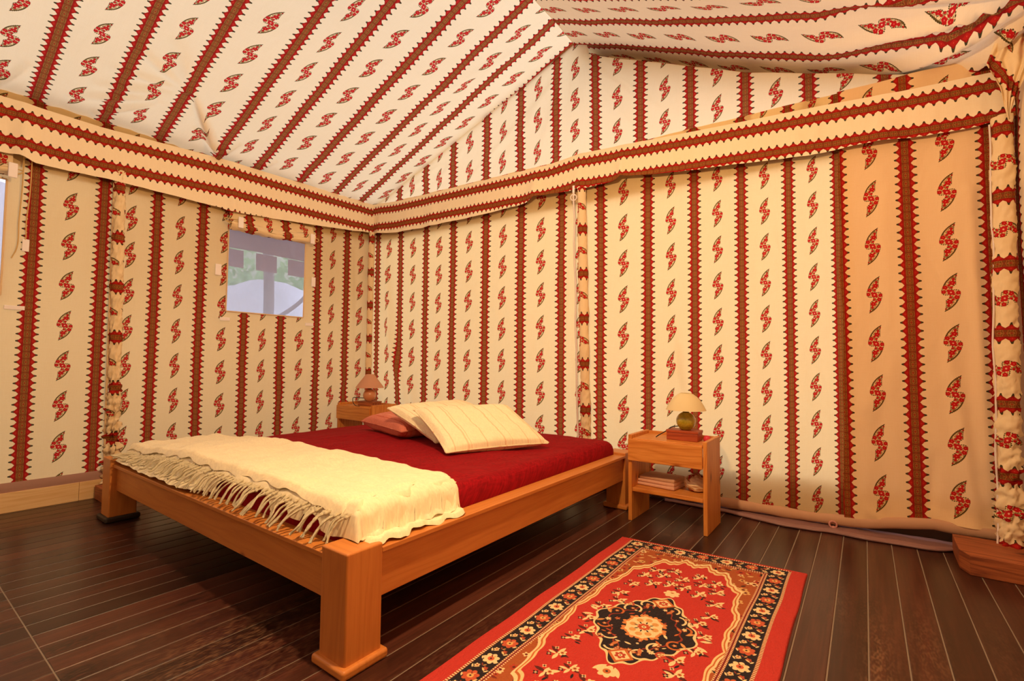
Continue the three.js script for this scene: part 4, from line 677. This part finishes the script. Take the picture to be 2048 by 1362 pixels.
// ------------------------------------------------------------------ outside, seen through the window
{
  structure('ground', new THREE.CircleGeometry(60, 48).rotateX(-Math.PI / 2).translate(0, -0.35, 0), std({ color: '#8f8a80', roughness: 1 }));
  const aw = thing('awning', 'brown canvas awning with square cut drops hanging outside the window', 'awning', [-5.7, 2.3, -2.9]);
  M.awning = new THREE.MeshPhysicalMaterial({ color: '#8d6258', roughness: 1, transmission: 0.3, thickness: 0, specularIntensity: 0.2, side: THREE.DoubleSide });
  part('awning_band', sheet(60, 10, (a, b) => { const z = lerp(2.2, -1.8, a); return [0.02 * noise2(z * 2, b), lerp(-0.02, 0.34, b) - 0.02 * Math.sin(a * 9), z, z, b]; }), M.awning, aw);
  part('awning_roof', sheet(30, 10, (a, b) => { const z = lerp(1.6, -1.8, a); return [lerp(0, 0.5, b), 0.34 + 0.14 * b, z, z, b]; }), M.awning, aw);
  for (let k = -4; k < 5; k++) { const z0 = 0.18 - k * 0.385; part('awning_drop', sheet(8, 8, (a, b) => { const z = z0 - a * 0.245 + 0.0; return [0.006 * Math.sin(a * 7) + 0.01 * b, lerp(-0.015, -0.215, b), z, a, b]; }), M.awning, aw, 'square cut drop'); }
  M.leaf = new THREE.MeshPhysicalMaterial({ color: '#a4c48c', roughness: 1, transmission: 0.4, thickness: 0, specularIntensity: 0.3, side: THREE.DoubleSide });
  M.bark = std({ color: '#857870', roughness: 1 });
  const shrub = (label, x, y, z, rx, ry, rz, n, seed) => {
    const o = thing('shrub', label, 'shrub', [x, -0.35, z]), r = seeded(seed), gs = [];
    for (let k = 0; k < n; k++) { const g = new THREE.CircleGeometry(0.05 + r() * 0.06, 5); g.scale(1, 0.55, 1); const u = r() * 6.283, c = r() * 2 - 1, q = Math.cbrt(r()), s = Math.sqrt(1 - c * c); moved(g, Math.cos(u) * s * q * rx, y + 0.35 + c * q * ry, Math.sin(u) * s * q * rz, r() * 3, r() * 6, r() * 3); gs.push(g); }
    const m = part('foliage', mergeGeometries(gs), M.leaf, o); m.userData.kind = 'stuff';
    part('stem', tube([[0, 0, 0], [0.05, (y + 0.35) * 0.5, 0.04], [-0.04, y + 0.35, 0]], 0.03, 12, 6), M.bark, o);
  };
  shrub('green shrub seen through the left part of the middle window', -8.4, 2.2, -3.2, 0.8, 1.1, 0.9, 900, 301);
  shrub('green shrub seen through the right part of the middle window', -8.4, 2.2, -5.3, 0.9, 1.15, 0.9, 1000, 302);
  const tr = thing('tree', 'thin grey tree trunk standing outside between the shrubs', 'tree', [-6.9, -0.35, -3.47]);
  part('trunk', tube([[0.05, 0, 0.1], [0, 1.2, 0.0], [-0.03, 2.3, -0.04], [0, 4.2, 0.1]], 0.07, 24, 12), M.bark, tr);
  part('branch', tube([[0, 1.9, 0], [0.05, 2.3, -0.5], [0.0, 3.2, -1.1]], 0.03, 16, 8), M.bark, tr);
  M.shade_crown = std({ color: '#3f4d2e', roughness: 1 });
  const big = thing('tree', 'unseen leafy tree added outside to shade the left roof slope', 'tree', [-7.0, -0.35, -1.5]);  // added out of view to darken the lower left roof
  { const g = mergeVertices(new THREE.IcosahedronGeometry(2.6, 24)), p = g.attributes.position; for (let i = 0; i < p.count; i++) { const x = p.getX(i), y = p.getY(i), z = p.getZ(i), k = 1 + 0.12 * noise3(x * 0.9, y * 0.9, z * 0.9) + 0.05 * noise3(x * 3, y * 3, z * 3); p.setXYZ(i, x * k, y * k * 0.72 + 7.0, z * k * 1.25); } g.computeVertexNormals(); part('shade_crown', g, M.shade_crown, big); }
  part('trunk', tube([[-0.6, 0, 1.4], [-0.5, 2, 1.3], [-0.2, 4.8, 0.6]], 0.16, 20, 10), M.bark, big);
  const pc = thing('canvas_sheet', 'pale grey canvas sheet hanging outside low behind the middle window', 'canvas', [-7.3, 0, -3.9]);
  part('hanging_canvas', sheet(70, 24, (a, b) => { const z = lerp(4.8, -2.2, a); return [0.10 * Math.sin(z * 4 + b) + 0.05 * noise2(z * 3, b * 2), lerp(-0.35, 2.28 + 0.10 * noise2(z * 1.2, 4) - 0.12 * Math.abs(z) + 0.9 * smooth(1.8, 3, z), b), z, z, b]; }), new THREE.MeshPhysicalMaterial({ color: '#eceef8', roughness: 1, transmission: 0.3, thickness: 0, specularIntensity: 0.2, side: THREE.DoubleSide }), pc);
  const bank = structure('hills', sheet(40, 12, (a, b) => { const z = lerp(8, -16, a); return [-11 - b * 6, -0.4 + 5 * smooth(0, 0.7, b) + 0.6 * noise2(z * 0.3, b * 2), z, a, b]; }), std({ color: '#8d9678', roughness: 1 }));
}
renderer.render(scene, camera);
